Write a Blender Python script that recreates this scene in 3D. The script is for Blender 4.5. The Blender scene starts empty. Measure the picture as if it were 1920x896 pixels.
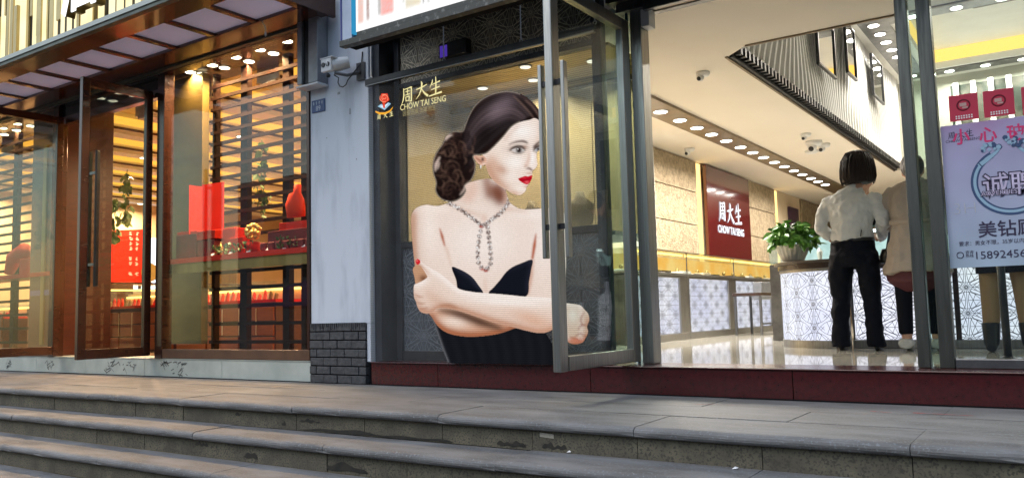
import bpy, bmesh, math, random
import numpy as np
from mathutils import Vector, Matrix
R = math.radians
rnd = random.Random(7)
scene = bpy.context.scene
COL = scene.collection

# ------------------------------------------------------------------ camera
CAM_ROT = Matrix(((0.8245421, 0.07093222, 0.56133674), (0.56523993, -0.0591114, -0.82280597), (-0.02518206, 0.99572811, -0.08883357)))
CAM_LOC = Vector((0.0, -4.7229, 0.52))
cam_d = bpy.data.cameras.new('camera')
cam_d.sensor_width = 36.0
cam_d.lens = 1559.0 / 1920.0 * 36.0
cam_d.clip_start = 0.05
cam_d.clip_end = 400
cam = bpy.data.objects.new('camera', cam_d)
COL.objects.link(cam)
cam.matrix_world = Matrix.Translation(CAM_LOC) @ CAM_ROT.to_4x4()
scene.camera = cam

# ------------------------------------------------------------------ sky, sun, exposure
SUN_EL, SUN_AZ = R(50), R(205)      # high hazy sun in front of the shops
world = bpy.data.worlds.new('World')
scene.world = world
world.use_nodes = True
wn = world.node_tree
sky = wn.nodes.new('ShaderNodeTexSky')
sky.sky_type = 'NISHITA'
sky.sun_disc = False
sky.sun_elevation = SUN_EL
sky.sun_rotation = SUN_AZ
sky.dust_density = 1.5
sky.air_density = 1.6
wn.links.new(sky.outputs[0], wn.nodes['Background'].inputs[0])
wn.nodes['Background'].inputs[1].default_value = 0.15
sun_d = bpy.data.lights.new('sun', 'SUN')
sun_d.energy = 0.6
sun_d.angle = R(40)
sun_d.color = (1.0, 0.98, 0.95)
sun = bpy.data.objects.new('sun', sun_d)
COL.objects.link(sun)
sun_dir = Vector((math.sin(SUN_AZ) * math.cos(SUN_EL), math.cos(SUN_AZ) * math.cos(SUN_EL), math.sin(SUN_EL)))
sun.rotation_euler = sun_dir.to_track_quat('Z', 'Y').to_euler()
vs = scene.view_settings
vs.view_transform = 'Standard'
vs.look = 'None'
vs.exposure = 0.45
vs.gamma = 1.0
cy = scene.cycles
cy.use_denoising = True
cy.max_bounces = 7
cy.diffuse_bounces = 4
cy.glossy_bounces = 4
cy.transmission_bounces = 4
cy.transparent_max_bounces = 40
cy.caustics_reflective = False
cy.caustics_refractive = False
cy.sample_clamp_indirect = 4.0

# ------------------------------------------------------------------ helpers
def _ray(x, y):
    return CAM_ROT @ Vector((x - 960.0, -(y - 448.0), -1559.0))
def onY(x, y, c):           # survey point of the photograph carried to the upright plane Y = c
    r = _ray(x, y); return CAM_LOC + r * ((c - CAM_LOC.y) / r.y)
def onX(x, y, c):
    r = _ray(x, y); return CAM_LOC + r * ((c - CAM_LOC.x) / r.x)
def onZ(x, y, c):
    r = _ray(x, y); return CAM_LOC + r * ((c - CAM_LOC.z) / r.z)

class MB:
    def __init__(s): s.v = []; s.f = []; s.m = []
    def add(s, vs_, fs, mi=0):
        o = len(s.v); s.v += [tuple(p) for p in vs_]
        for f in fs: s.f.append([i + o for i in f]); s.m.append(mi)
        return s
    def box(s, x0, x1, y0, y1, z0, z1, mi=0):
        if x1 < x0: x0, x1 = x1, x0
        if y1 < y0: y0, y1 = y1, y0
        if z1 < z0: z0, z1 = z1, z0
        return s.add([(x0, y0, z0), (x1, y0, z0), (x1, y1, z0), (x0, y1, z0), (x0, y0, z1), (x1, y0, z1), (x1, y1, z1), (x0, y1, z1)],
                     [(0, 3, 2, 1), (4, 5, 6, 7), (0, 1, 5, 4), (1, 2, 6, 5), (2, 3, 7, 6), (3, 0, 4, 7)], mi)
    def prism(s, poly, d0, d1, axis='x', mi=0):
        # poly of (a, b): x -> (y, z); y -> (x, z); z -> (x, y)
        def P(a, b, d): return (d, a, b) if axis == 'x' else ((a, d, b) if axis == 'y' else (a, b, d))
        n = len(poly)
        vs_ = [P(a, b, d0) for a, b in poly] + [P(a, b, d1) for a, b in poly]
        fs = [list(range(n))[::-1], list(range(n, 2 * n))] + [(i, (i + 1) % n, n + (i + 1) % n, n + i) for i in range(n)]
        return s.add(vs_, fs, mi)
    def tube(s, pts, rad, n=8, mi=0, cap=True):
        pts = [Vector(p) for p in pts]; m = len(pts)
        if not hasattr(rad, '__len__'): rad = [rad] * m
        vs_ = []
        for i, p in enumerate(pts):
            t = (pts[min(i + 1, m - 1)] - pts[max(i - 1, 0)]).normalized()
            u = Vector((0, 1, 0)) if abs(t.y) < 0.9 else Vector((1, 0, 0))
            a = t.cross(u).normalized(); b = a.cross(t).normalized()
            r = rad[i]; ra, rb = (r if hasattr(r, '__len__') else (r, r))
            for k in range(n):
                w = 2 * math.pi * k / n
                vs_.append(p + a * (ra * math.cos(w)) + b * (rb * math.sin(w)))
        fs = [(i * n + k, i * n + (k + 1) % n, (i + 1) * n + (k + 1) % n, (i + 1) * n + k) for i in range(m - 1) for k in range(n)]
        if cap: fs += [list(range(n))[::-1], list(range((m - 1) * n, m * n))]
        return s.add(vs_, fs, mi)
    def lathe(s, prof, c=(0, 0, 0), n=20, mi=0, axis='z'):
        vs_ = []
        for r, h in prof:
            for k in range(n):
                w = 2 * math.pi * k / n
                a, b = r * math.cos(w), r * math.sin(w)
                q = (a, b, h) if axis == 'z' else ((a, h, b) if axis == 'y' else (h, a, b))
                vs_.append((c[0] + q[0], c[1] + q[1], c[2] + q[2]))
        m = len(prof)
        fs = [(i * n + k, i * n + (k + 1) % n, (i + 1) * n + (k + 1) % n, (i + 1) * n + k) for i in range(m - 1) for k in range(n)]
        fs += [list(range(n))[::-1], list(range((m - 1) * n, m * n))]
        return s.add(vs_, fs, mi)
    def ball(s, c, r, n=12, m=8, mi=0):
        r = r if hasattr(r, '__len__') else (r, r, r)
        vs_ = []
        for i in range(m + 1):
            th = math.pi * (0.02 + 0.96 * i / m)
            for k in range(n):
                w = 2 * math.pi * k / n
                vs_.append((c[0] + r[0] * math.sin(th) * math.cos(w), c[1] + r[1] * math.sin(th) * math.sin(w), c[2] + r[2] * math.cos(th)))
        fs = [(i * n + k, (i + 1) * n + k, (i + 1) * n + (k + 1) % n, i * n + (k + 1) % n) for i in range(m) for k in range(n)]
        fs += [list(range(n)), list(range(m * n, m * n + n))[::-1]]
        return s.add(vs_, fs, mi)
    def mesh(s, name, smooth=False):
        me = bpy.data.meshes.new(name)
        me.from_pydata(s.v, [], s.f)
        if any(s.m): me.polygons.foreach_set('material_index', s.m)
        if smooth: me.polygons.foreach_set('use_smooth', [True] * len(me.polygons))
        me.update()
        return me

WO = {}     # world position of an object's origin
def link(name, me, mats, parent=None, loc=None, bevel=0.0, smooth=False, local=False):
    o = bpy.data.objects.new(name, me)
    if mats is not None and me is not None and not me.materials:
        for m in (mats if isinstance(mats, (list, tuple)) else [mats]): me.materials.append(m)
    COL.objects.link(o)
    base = Vector((0, 0, 0)) if loc is None else Vector(loc)
    if parent is not None:
        o.parent = parent
        if not local:
            o.location = base - WO.get(parent.name, Vector((0, 0, 0)))
        else:
            o.location = base
        WO[o.name] = base if not local else base + WO.get(parent.name, Vector((0, 0, 0)))
    else:
        o.location = base; WO[o.name] = base
    if bevel:
        b = o.modifiers.new('bevel', 'BEVEL'); b.width = bevel; b.segments = 2; b.limit_method = 'ANGLE'
    return o
def O(name, mb, mats, parent=None, bevel=0.0, smooth=False, local=False, loc=None):
    return link(name, mb.mesh(name, smooth), mats, parent, loc, bevel, smooth, local)
def BX(name, boxes, mats, parent=None, bevel=0.0, local=False):
    mb = MB()
    for b in (boxes if isinstance(boxes[0], (tuple, list)) else [boxes]): mb.box(*b)
    return O(name, mb, mats, parent, bevel, False, local)
def tag(o, label=None, cat=None, group=None, kind=None):
    if label: o['label'] = label
    if cat: o['category'] = cat
    if group: o['group'] = group
    if kind: o['kind'] = kind
    return o
def thing(name, label, cat, loc=(0, 0, 0), group=None, rz=0.0):
    o = bpy.data.objects.new(name, None); COL.objects.link(o)
    o.empty_display_size = 0.1
    o.location = loc; o.rotation_euler = (0, 0, rz); WO[o.name] = Vector(loc)
    return tag(o, label, cat, group)
def struct(o): o['kind'] = 'structure'; return o
def copy_tree(o, parent=None):
    c = o.copy(); COL.objects.link(c)
    if parent is not None: c.parent = parent
    for ch in list(o.children):
        if ch.type != 'LIGHT': copy_tree(ch, c)
    return c
ORD = ['first', 'second', 'third', 'fourth', 'fifth', 'sixth', 'seventh', 'eighth', 'ninth', 'tenth', 'eleventh', 'twelfth',
       'thirteenth', 'fourteenth', 'fifteenth', 'sixteenth', 'seventeenth', 'eighteenth', 'nineteenth', 'twentieth']
def text(name, body, size, loc, mat, parent, facing='-y', extrude=0.0, align='LEFT', sx=1.0, bold=0.0, shear=0.0):
    cu = bpy.data.curves.new(name, 'FONT'); cu.body = body; cu.size = size; cu.extrude = extrude; cu.align_x = align
    cu.offset = bold; cu.shear = shear; cu.resolution_u = 3
    t = bpy.data.objects.new(name, cu); COL.objects.link(t)
    dg = bpy.context.evaluated_depsgraph_get()
    me = bpy.data.meshes.new_from_object(t.evaluated_get(dg))
    bpy.data.objects.remove(t); bpy.data.curves.remove(cu)
    rot = Matrix.Rotation(R(90), 4, 'X') if facing == '-y' else Matrix.Rotation(R(90), 4, 'Z') @ Matrix.Rotation(R(90), 4, 'X')
    me.transform(Matrix.Translation(Vector(loc)) @ rot @ Matrix.Diagonal((sx, 1, 1, 1)))
    me.materials.clear()
    return link(name, me, mat, parent)
# brush characters, stroke by stroke, in a unit box
BRUSH = {
 'zhou': [[(.22, .95, .05), (.24, .5, .10), (.17, .2, .08), (.02, -.06, .02)], [(.24, .86, .05), (.6, .9, .06), (.84, .93, .10), (.84, .4, .09), (.82, .06, .10), (.68, .1, .02)],
          [(.36, .7, .05), (.7, .74, .07)], [(.53, .86, .06), (.52, .54, .06)], [(.33, .5, .05), (.73, .54, .07)],
          [(.38, .4, .06), (.41, .1, .07)], [(.38, .37, .05), (.67, .4, .08), (.64, .1, .06)], [(.4, .14, .05), (.65, .15, .05)]],
 'da': [[(.06, .56, .06), (.5, .62, .09), (.92, .74, .05)], [(.46, 1.0, .04), (.52, .85, .13), (.48, .55, .11), (.3, .2, .07), (.02, -.04, .02)], [(.5, .52, .04), (.7, .25, .10), (.98, .02, .15)]],
 'sheng': [[(.3, .98, .03), (.28, .8, .09), (.08, .5, .03)], [(.24, .66, .05), (.88, .78, .08)], [(.55, 1.1, .05), (.56, .6, .11), (.53, .06, .09)], [(.2, .36, .05), (.84, .46, .08)], [(.0, .0, .07), (.5, .05, .09), (1.0, .1, .12)]],
}
def brush(mb, key, x, z, s, plane, depth=0.0, d2=0.0, slant=0.0, wmul=1.0):
    # ribbons with a brush-like width; plane 'y' -> (x, depth, z), 'x' -> (depth, x, z)
    for st in BRUSH[key]:
        pts = []
        for i in range(len(st) - 1):
            for k in range(5): 
                t = k / 5; pts.append([st[i][j] * (1 - t) + st[i + 1][j] * t for j in range(3)])
        pts.append(list(st[-1]))
        L, Rr = [], []
        for i, p in enumerate(pts):
            a, b = pts[max(i - 1, 0)], pts[min(i + 1, len(pts) - 1)]
            dx, dz = b[0] - a[0], b[1] - a[1]; l = math.hypot(dx, dz) or 1
            nx, nz = -dz / l * p[2] * .5 * wmul, dx / l * p[2] * .5 * wmul
            L.append((p[0] + nx, p[1] + nz)); Rr.append((p[0] - nx, p[1] - nz))
        def P(q):
            a = x + (q[0]) * s; c = z + (q[1] + slant * q[0]) * s
            return (a, depth, c) if plane == 'y' else (depth, a, c)
        n = len(pts)
        mb.add([P(q) for q in L] + [P(q) for q in Rr], [(i, i + 1, n + i + 1, n + i) for i in range(n - 1)])
def star_segments(w, h, r, ox=0.0, oz=0.0, spokes=16):
    segs = []
    a = r * 1.22
    rows = int(h / (a * .5)) + 3
    for j in range(-2, rows):
        zc = oz + j * a * .5
        for i in range(-2, int(w / (a * .866 * 2)) + 3):
            xc = ox + i * a * .866 * 2 + (a * .866 if j % 2 else 0)
            for k in range(spokes):
                t = 2 * math.pi * k / spokes
                segs.append((xc + .03 * r * math.cos(t), zc + .03 * r * math.sin(t), xc + r * math.cos(t), zc + r * math.sin(t)))
            for k in range(24):
                t, u = 2 * math.pi * k / 24, 2 * math.pi * (k + 1) / 24
                segs.append((xc + r * math.cos(t), zc + r * math.sin(t), xc + r * math.cos(u), zc + r * math.sin(u)))
    out = []
    for x0, z0, x1, z1 in segs:         # clip to the panel
        t0, t1 = 0.0, 1.0; dx, dz = x1 - x0, z1 - z0; ok = True
        for p, q in ((-dx, x0), (dx, w - x0), (-dz, z0), (dz, h - z0)):
            if abs(p) < 1e-9:
                if q < 0: ok = False
            else:
                t = q / p
                if p < 0: t0 = max(t0, t)
                else: t1 = min(t1, t)
        if ok and t1 - t0 > 1e-3: out.append((x0 + dx * t0, z0 + dz * t0, x0 + dx * t1, z0 + dz * t1))
    return out
def star_mesh(w, h, r, wid, fmap, **k):
    mb = MB()
    for x0, z0, x1, z1 in star_segments(w, h, r, **k):
        dx, dz = x1 - x0, z1 - z0; l = math.hypot(dx, dz); nx, nz = -dz / l * wid / 2, dx / l * wid / 2
        mb.add([fmap(x0 + nx, z0 + nz), fmap(x0 - nx, z0 - nz), fmap(x1 - nx, z1 - nz), fmap(x1 + nx, z1 + nz)], [(0, 1, 2, 3)])
    return mb

# ------------------------------------------------------------------ materials
MATS = {}
def pm(name, col, rough=.5, metal=0.0, col2=None, scale=6.0, detail=4, bump=0.0, bscale=40.0, spec=.5, coat=0.0, stretch=(1, 1, 1), lo=.35, hi=.65,
       speck=None, speck_scale=120, speck_w=(.55, .65), rough2=None, bdist=.01):
    m = bpy.data.materials.new(name); m.use_nodes = True; nt = m.node_tree; N = nt.nodes; L = nt.links
    p = N['Principled BSDF']
    p.inputs['Base Color'].default_value = (*col, 1); p.inputs['Roughness'].default_value = rough; p.inputs['Metallic'].default_value = metal
    p.inputs['Specular IOR Level'].default_value = spec; p.inputs['Coat Weight'].default_value = coat; p.inputs['Coat Roughness'].default_value = .08
    tc = N.new('ShaderNodeTexCoord'); mp = N.new('ShaderNodeMapping'); mp.inputs['Scale'].default_value = stretch
    geo = N.new('ShaderNodeNewGeometry')
    L.new(geo.outputs['Position'], mp.inputs['Vector'])
    out = None
    if col2 is not None:
        n = N.new('ShaderNodeTexNoise'); n.inputs['Scale'].default_value = scale; n.inputs['Detail'].default_value = detail; n.inputs['Roughness'].default_value = .6
        L.new(mp.outputs[0], n.inputs['Vector'])
        mr = N.new('ShaderNodeMapRange'); mr.inputs[1].default_value = lo; mr.inputs[2].default_value = hi; L.new(n.outputs[0], mr.inputs[0])
        mx = N.new('ShaderNodeMix'); mx.data_type = 'RGBA'; mx.inputs[6].default_value = (*col, 1); mx.inputs[7].default_value = (*col2, 1)
        L.new(mr.outputs[0], mx.inputs[0]); out = mx.outputs[2]
        if rough2 is not None:
            m2 = N.new('ShaderNodeMapRange'); m2.inputs[3].default_value = rough; m2.inputs[4].default_value = rough2; L.new(mr.outputs[0], m2.inputs[0]); L.new(m2.outputs[0], p.inputs['Roughness'])
    if speck is not None:
        n = N.new('ShaderNodeTexNoise'); n.inputs['Scale'].default_value = speck_scale; n.inputs['Detail'].default_value = 1
        L.new(geo.outputs['Position'], n.inputs['Vector'])
        mr = N.new('ShaderNodeMapRange'); mr.inputs[1].default_value = speck_w[0]; mr.inputs[2].default_value = speck_w[1]; L.new(n.outputs[0], mr.inputs[0])
        mx = N.new('ShaderNodeMix'); mx.data_type = 'RGBA'; mx.inputs[7].default_value = (*speck, 1)
        if out is not None: L.new(out, mx.inputs[6])
        else: mx.inputs[6].default_value = (*col, 1)
        L.new(mr.outputs[0], mx.inputs[0]); out = mx.outputs[2]
    if out is not None: L.new(out, p.inputs['Base Color'])
    if bump:
        n = N.new('ShaderNodeTexNoise'); n.inputs['Scale'].default_value = bscale; n.inputs['Detail'].default_value = 4
        L.new(mp.outputs[0], n.inputs['Vector'])
        b = N.new('ShaderNodeBump'); b.inputs['Strength'].default_value = bump; b.inputs['Distance'].default_value = bdist
        L.new(n.outputs[0], b.inputs['Height']); L.new(b.outputs[0], p.inputs['Normal'])
    MATS[name] = m
    return m
def emit(name, col, s, col2=None, scale=5.0):
    m = bpy.data.materials.new(name); m.use_nodes = True; nt = m.node_tree; N = nt.nodes; L = nt.links
    N.remove(N['Principled BSDF'])
    e = N.new('ShaderNodeEmission'); e.inputs[0].default_value = (*col, 1); e.inputs[1].default_value = s * .84
    if col2 is not None:
        geo = N.new('ShaderNodeNewGeometry'); n = N.new('ShaderNodeTexNoise'); n.inputs['Scale'].default_value = scale
        L.new(geo.outputs['Position'], n.inputs['Vector'])
        mx = N.new('ShaderNodeMix'); mx.data_type = 'RGBA'; mx.inputs[6].default_value = (*col, 1); mx.inputs[7].default_value = (*col2, 1)
        mr = N.new('ShaderNodeMapRange'); mr.inputs[1].default_value = .35; mr.inputs[2].default_value = .65; L.new(n.outputs[0], mr.inputs[0])
        L.new(mr.outputs[0], mx.inputs[0]); L.new(mx.outputs[2], e.inputs[0])
    L.new(e.outputs[0], N['Material Output'].inputs[0])
    MATS[name] = m
    return m
def glass(name, tint=(.93, .97, .95), ior=1.5, gain=1.0, rough=0.0):
    m = bpy.data.materials.new(name); m.use_nodes = True; nt = m.node_tree; N = nt.nodes; L = nt.links
    N.remove(N['Principled BSDF'])
    t = N.new('ShaderNodeBsdfTransparent'); t.inputs[0].default_value = (*tint, 1)
    g = N.new('ShaderNodeBsdfGlossy'); g.inputs['Roughness'].default_value = rough; g.inputs[0].default_value = (1, 1, 1, 1)
    lw = N.new('ShaderNodeLayerWeight'); lw.inputs[0].default_value = .5
    pw = N.new('ShaderNodeMath'); pw.operation = 'POWER'; pw.inputs[1].default_value = 5.0; L.new(lw.outputs['Facing'], pw.inputs[0])
    f = N.new('ShaderNodeMath'); f.operation = 'MULTIPLY_ADD'; r0 = ((ior - 1) / (ior + 1)) ** 2; f.inputs[1].default_value = 1 - r0; f.inputs[2].default_value = r0; L.new(pw.outputs[0], f.inputs[0])
    mu = N.new('ShaderNodeMath'); mu.operation = 'MULTIPLY'; mu.inputs[1].default_value = gain; mu.use_clamp = True
    mx = N.new('ShaderNodeMixShader')
    L.new(f.outputs[0], mu.inputs[0]); L.new(mu.outputs[0], mx.inputs[0]); L.new(t.outputs[0], mx.inputs[1]); L.new(g.outputs[0], mx.inputs[2])
    L.new(mx.outputs[0], N['Material Output'].inputs[0])
    MATS[name] = m
    return m

TREAD = pm('granite_tread', (.235, .234, .232), .78, col2=(.118, .117, .115), scale=4.5, detail=9, bump=.35, bscale=60, speck=(.21, .22, .235), speck_scale=95, speck_w=(.58, .72), stretch=(.5, 1.6, 1.6), lo=.30, hi=.62, rough2=.66, bdist=.008)
RISER = pm('granite_riser', (.165, .147, .10), .8, col2=(.088, .078, .057), scale=6, detail=9, bump=.3, bscale=80, speck=(.062, .056, .045), speck_scale=110, speck_w=(.50, .66), bdist=.004)
DAMP = pm('damp_black_patch', (.014, .013, .011), .55, col2=(.03, .027, .02), scale=20)
REDGRAN = pm('polished_red_granite', (.066, .006, .007), .25, col2=(.042, .004, .005), scale=30, speck=(.03, .004, .005), speck_scale=220, speck_w=(.6, .7), coat=.25)
PAINT = pm('pale_wall_paint', (.62, .67, .75), .75, col2=(.41, .45, .52), scale=2.2, detail=9, bump=.15, bscale=14, stretch=(2.6, 2.6, .6), lo=.48, hi=.80)
BRICKS = pm('dark_brick', (.030, .032, .038), .55, col2=(.068, .07, .078), scale=26, detail=6, bump=.6, bscale=50)
MORTAR = pm('mortar', (.02, .021, .024), .9, col2=(.05, .05, .053), scale=30)
STEEL = pm('brushed_steel', (.42, .41, .38), .30, 1.0, col2=(.30, .29, .27), scale=5, stretch=(30, 30, 1.0), rough2=.42)
STEELD = pm('dark_steel', (.20, .20, .20), .35, .9, col2=(.13, .13, .135), scale=8)
BLACKM = pm('black_metal', (.012, .012, .014), .38, .3, col2=(.03, .03, .033), scale=9)
ALU = pm('grey_aluminium', (.30, .31, .33), .45, .6, col2=(.22, .23, .25), scale=6)
BRONZE = pm('brown_bronze', (.060, .022, .013), .25, .35, col2=(.046, .017, .011), scale=3, stretch=(1, 1, 4), coat=.3)
BRONZEL = pm('brown_soffit', (.10, .036, .018), .22, .3, col2=(.06, .022, .012), scale=3, coat=.4)
GREENAL = pm('grey_green_aluminium', (.115, .125, .10), .42, .4, col2=(.07, .075, .06), scale=7)
CANPAN = pm('pinkish_white_panel', (.80, .68, .72), .45, col2=(.74, .62, .67), scale=2)
MARBLE = pm('white_stone_plinth', (.46, .50, .46), .5, col2=(.36, .40, .37), scale=4, detail=8, bump=.1, bscale=30)
SCUFF = pm('dark_scuff', (.06, .063, .06), .7, col2=(.16, .17, .16), scale=40)
GOLD = pm('brushed_gold', (.30, .22, .07), .42, .6, col2=(.22, .16, .055), scale=3, stretch=(3, 3, .5))
GOLDS = pm('gold_slat', (.62, .48, .20), .4, .35, col2=(.5, .37, .15), scale=2)
RED = pm('red_lacquer', (.60, .022, .008), .6, spec=.2, col2=(.48, .016, .006), scale=5)
REDDK = pm('dark_red_velvet', (.16, .008, .010), .8, col2=(.10, .006, .007), scale=9)
WOODO = pm('orange_wood', (.33, .085, .018), .4, col2=(.24, .06, .014), scale=5, stretch=(1, 1, 8))
WOODD = pm('dark_red_wood', (.075, .018, .010), .35, col2=(.05, .012, .008), scale=6, stretch=(1, 1, 6))
BEIGE = pm('beige_panel', (.34, .28, .18), .55, col2=(.29, .24, .15), scale=2)
CEIL = pm('cream_ceiling', (.82, .76, .68), .8, col2=(.79, .73, .65), scale=1.0)
WHITE = pm('white_paint', (.78, .78, .76), .6, col2=(.72, .72, .70), scale=3)
WARMW = pm('warm_white_paint', (.68, .55, .38), .6, col2=(.62, .50, .34), scale=3)
STONEW = pm('sandstone_panel', (.42, .335, .22), .9, col2=(.24, .185, .115), scale=17, detail=10, bump=1.0, bscale=34, lo=.36, hi=.64, bdist=.02)
TILE = pm('polished_cream_tile', (.56, .54, .47), .05, col2=(.48, .46, .40), scale=2.5, detail=6, spec=.7)
TILEJ = pm('tile_joint', (.22, .19, .14), .6)
BRONZST = pm('bronze_ceiling_strip', (.20, .145, .085), .42, .5, col2=(.15, .11, .065), scale=5)
CTOP = pm('dark_counter_top', (.05, .028, .02), .25, col2=(.03, .018, .014), scale=8, coat=.3)
CTOPL = pm('stone_counter_edge', (.12, .10, .085), .3, col2=(.08, .068, .058), scale=12)
LATT = pm('lattice_line', (.16, .17, .21), .5)
LATTD = pm('lattice_line_dark', (.09, .075, .05), .5)
PINK = pm('pink_print', (.70, .03, .16), .5)
INK = pm('dark_print', (.03, .02, .06), .5)
WHITEINK = pm('white_print', (.8, .8, .8), .5)
PLASTIC = pm('white_plastic', (.72, .73, .74), .35)
DKPL = pm('dark_plastic', (.015, .015, .017), .3)
LEAF = pm('leaf_green', (.06, .22, .025), .38, col2=(.16, .36, .05), scale=30)
IVY = pm('ivy_green', (.05, .12, .03), .5, col2=(.09, .17, .05), scale=40)
BLUEPL = pm('blue_enamel', (.025, .07, .22), .4, col2=(.02, .055, .18), scale=14)
E_DOWN = emit('downlight_disc', (1.0, .90, .70), 9.0)
E_DOWNW = emit('downlight_disc_cool', (1.0, .97, .90), 12.0)
E_COVE = emit('cove_yellow', (1.0, .43, .055), 1.4)
E_COVEY = emit('slot_yellow', (1.0, .66, .22), 2.0)
E_PANEL = emit('lit_white_panel', (.90, .92, 1.0), 1.0, (.74, .77, .95), 2.5)
E_CASE = emit('lit_case_strip', (.82, 1.0, .98), 4.0)
E_CASEW = emit('lit_case_warm', (1.0, .62, .14), 4.0)
E_SIGN = emit('white_sign_letters', (.85, .93, 1.0), 1.5)
E_SLAT = emit('light_strip_pale', (1.0, .90, .58), 1.15, (1.0, .84, .45), 4)
GL_DOOR = glass('door_glass', (.90, .95, .93), 1.5, .8)
GL_WIN = glass('window_glass', (.94, .95, .93), 1.5, .7)
GL_CASE = glass('case_glass', (.95, .98, .97), 1.45, .7)

def translucent(m, col, fac):
    N = m.node_tree.nodes; L = m.node_tree.links
    t = N.new('ShaderNodeBsdfTranslucent'); t.inputs[0].default_value = (*col, 1); mx = N.new('ShaderNodeMixShader'); mx.inputs[0].default_value = fac
    L.new(N['Principled BSDF'].outputs[0], mx.inputs[1]); L.new(t.outputs[0], mx.inputs[2]); L.new(mx.outputs[0], N['Material Output'].inputs[0])
translucent(CANPAN, (.78, .60, .62), .6)
MATTE = pm('matte_black', (.008, .008, .009), .9, spec=.1)
# ================================================================== GROUND, STEPS, LANDING
SLAB = 0.572
XL, XR = -13.16, 2.86           # run of the steps along the facade
street = BX('street', (-60, 60, -60, -2.8, -1.25, -1.05), pm('asphalt', (.05, .05, .052), .8, col2=(.035, .035, .037), scale=8, bump=.3, bscale=200))
struct(street)
def nose_profile(y_front, y_back, z_top, th=.052):
    pts = [(y_back, z_top), (y_front + .035, z_top)]
    for k in range(1, 8):
        a = math.pi * k / 8 
        pts.append((y_front + .03 - .03 * math.sin(a), z_top - th / 2 + th / 2 * math.cos(a)))
    pts += [(y_front + .035, z_top - th), (y_back, z_top - th)]
    return pts
def slab_mesh(name, prof, w):
    # a few variants with worn, slightly chipped noses
    out = []
    n = len(prof)
    for v in range(5):
        r = random.Random(v * 7 + int(abs(prof[0][0]) * 100)); m = 16; mb = MB(); vs_ = []
        chips = [(r.uniform(.1, .9), r.uniform(.01, .03), r.uniform(.004, .012)) for _ in range(2)]
        for i in range(m + 1):
            t = i / m; x = .0015 + (w - .003) * t
            e = .002 * math.sin(t * 11 + v) + r.uniform(-.0012, .0012)
            c = sum(d * math.exp(-((t - a) / b) ** 2) for a, b, d in chips) + (.006 * (math.exp(-(t / .012) ** 2) + math.exp(-((1 - t) / .012) ** 2)))
            for k, (a, b) in enumerate(prof):
                front = 1 if 1 <= k <= 6 else 0
                vs_.append((x, a + front * (e + c), b - (c * .6 if k in (1, 2, 3) else 0) + front * e * .4))
        fs = [(i * n + k, i * n + (k + 1) % n, (i + 1) * n + (k + 1) % n, (i + 1) * n + k) for i in range(m) for k in range(n)]
        fs += [list(range(n))[::-1], list(range(m * n, m * n + n))]
        mb.add(vs_, fs); out.append(mb.mesh(name))
    return out
def stone_row(parent, name, me, mat, x0, x1, w, dz=.004):
    n = int(round((x1 - x0) / w))
    for i in range(n):
        o = link(name, me[(i * 3) % 5] if isinstance(me, list) else me, mat, parent, loc=(x0 + i * w, rnd.uniform(-.003, .003), rnd.uniform(-dz, 0)))
landing = BX('landing', (XL, XR, -1.22, 0.3, -.16, -.05), MORTAR); struct(landing)
stone_row(landing, 'nosing_slab', slab_mesh('nosing_slab', nose_profile(-1.275, -.86, 0.0), SLAB * 2), TREAD, XL, XR, SLAB * 2)
me_p = MB().box(.0015, SLAB * 2 - .0015, -.857, -.46, -.06, 0).mesh('paving_slab')
stone_row(landing, 'paving_slab', me_p, TREAD, XL + SLAB, XR - SLAB, SLAB * 2, .003)
me_p2 = MB().box(.0015, SLAB * 2 - .0015, -.457, -.003, -.06, 0).mesh('paving_slab')
stone_row(landing, 'paving_slab', me_p2, TREAD, XL, XR, SLAB * 2, .003)
me_r = None
for k in range(0, 7):
    zt = -.152 * k; yf = -1.275 - .285 * k
    host = landing
    if k > 0:
        host = struct(BX('stair_step', (XL, XR, yf + .05, yf + .5, zt - .14, zt - .062), MORTAR))
        stone_row(host, 'tread_slab', slab_mesh('tread_slab', nose_profile(yf, yf + .32, zt), SLAB * 2), TREAD, XL - (SLAB if k % 2 else 0), XR, SLAB * 2)
    me = MB().box(.002, SLAB - .002, yf + .045, yf + .075, zt - .155, zt - .05).mesh('riser_slab')
    n = int(round((XR - XL) / SLAB))
    if k < 4: stone_row(host, 'riser_slab', me, RISER, XL, XR, SLAB, .0)
    else: BX('riser_slab', (XL, XR, yf + .045, yf + .075, zt - .155, zt - .05), RISER, host)
# damp black patches along the foot of the risers and two bits of tape
def blob(parent, name, x0, x1, y, z0, z1, mat, seed):
    r = random.Random(seed); n = 26; top = []; bot = []
    ph = [r.uniform(0, 6) for _ in range(4)]
    for i in range(n + 1):
        t = i / n; x = x0 + (x1 - x0) * t
        e = math.sin(math.pi * t) ** .4
        top.append((x, y, z0 + (z1 - z0) * e * (.55 + .25 * math.sin(t * 9 + ph[0]) + .2 * math.sin(t * 23 + ph[1]))))
        bot.append((x, y, z0 - .004 * e * (1 + math.sin(t * 17 + ph[2]))))
    mb = MB(); mb.add(top + bot, [(i, n + 1 + i, n + 2 + i, i + 1) for i in range(n)])
    return O(name, mb, mat, parent)
steps = [o for o in bpy.data.objects if o.name.startswith('stair_step')]
steps.sort(key=lambda o: o.name)
yr = -1.275 + .0435
for i, (a, b, h, zz) in enumerate([(562, 850, .026, 0), (930, 985, .03, .01), (1015, 1062, .035, .012), (1280, 1395, .04, .006), (1450, 1760, .035, 0), (560, 600, .02, .05), (440, 452, .02, .06), (528, 536, .03, .02)]):
    p, q = onY(a, 800, yr), onY(b, 800, yr)
    blob(landing, 'damp_patch', p.x, q.x, yr, -.148 + zz, -.148 + zz + h, DAMP, i)
yr2 = -1.275 - .285 + .0435
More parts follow.
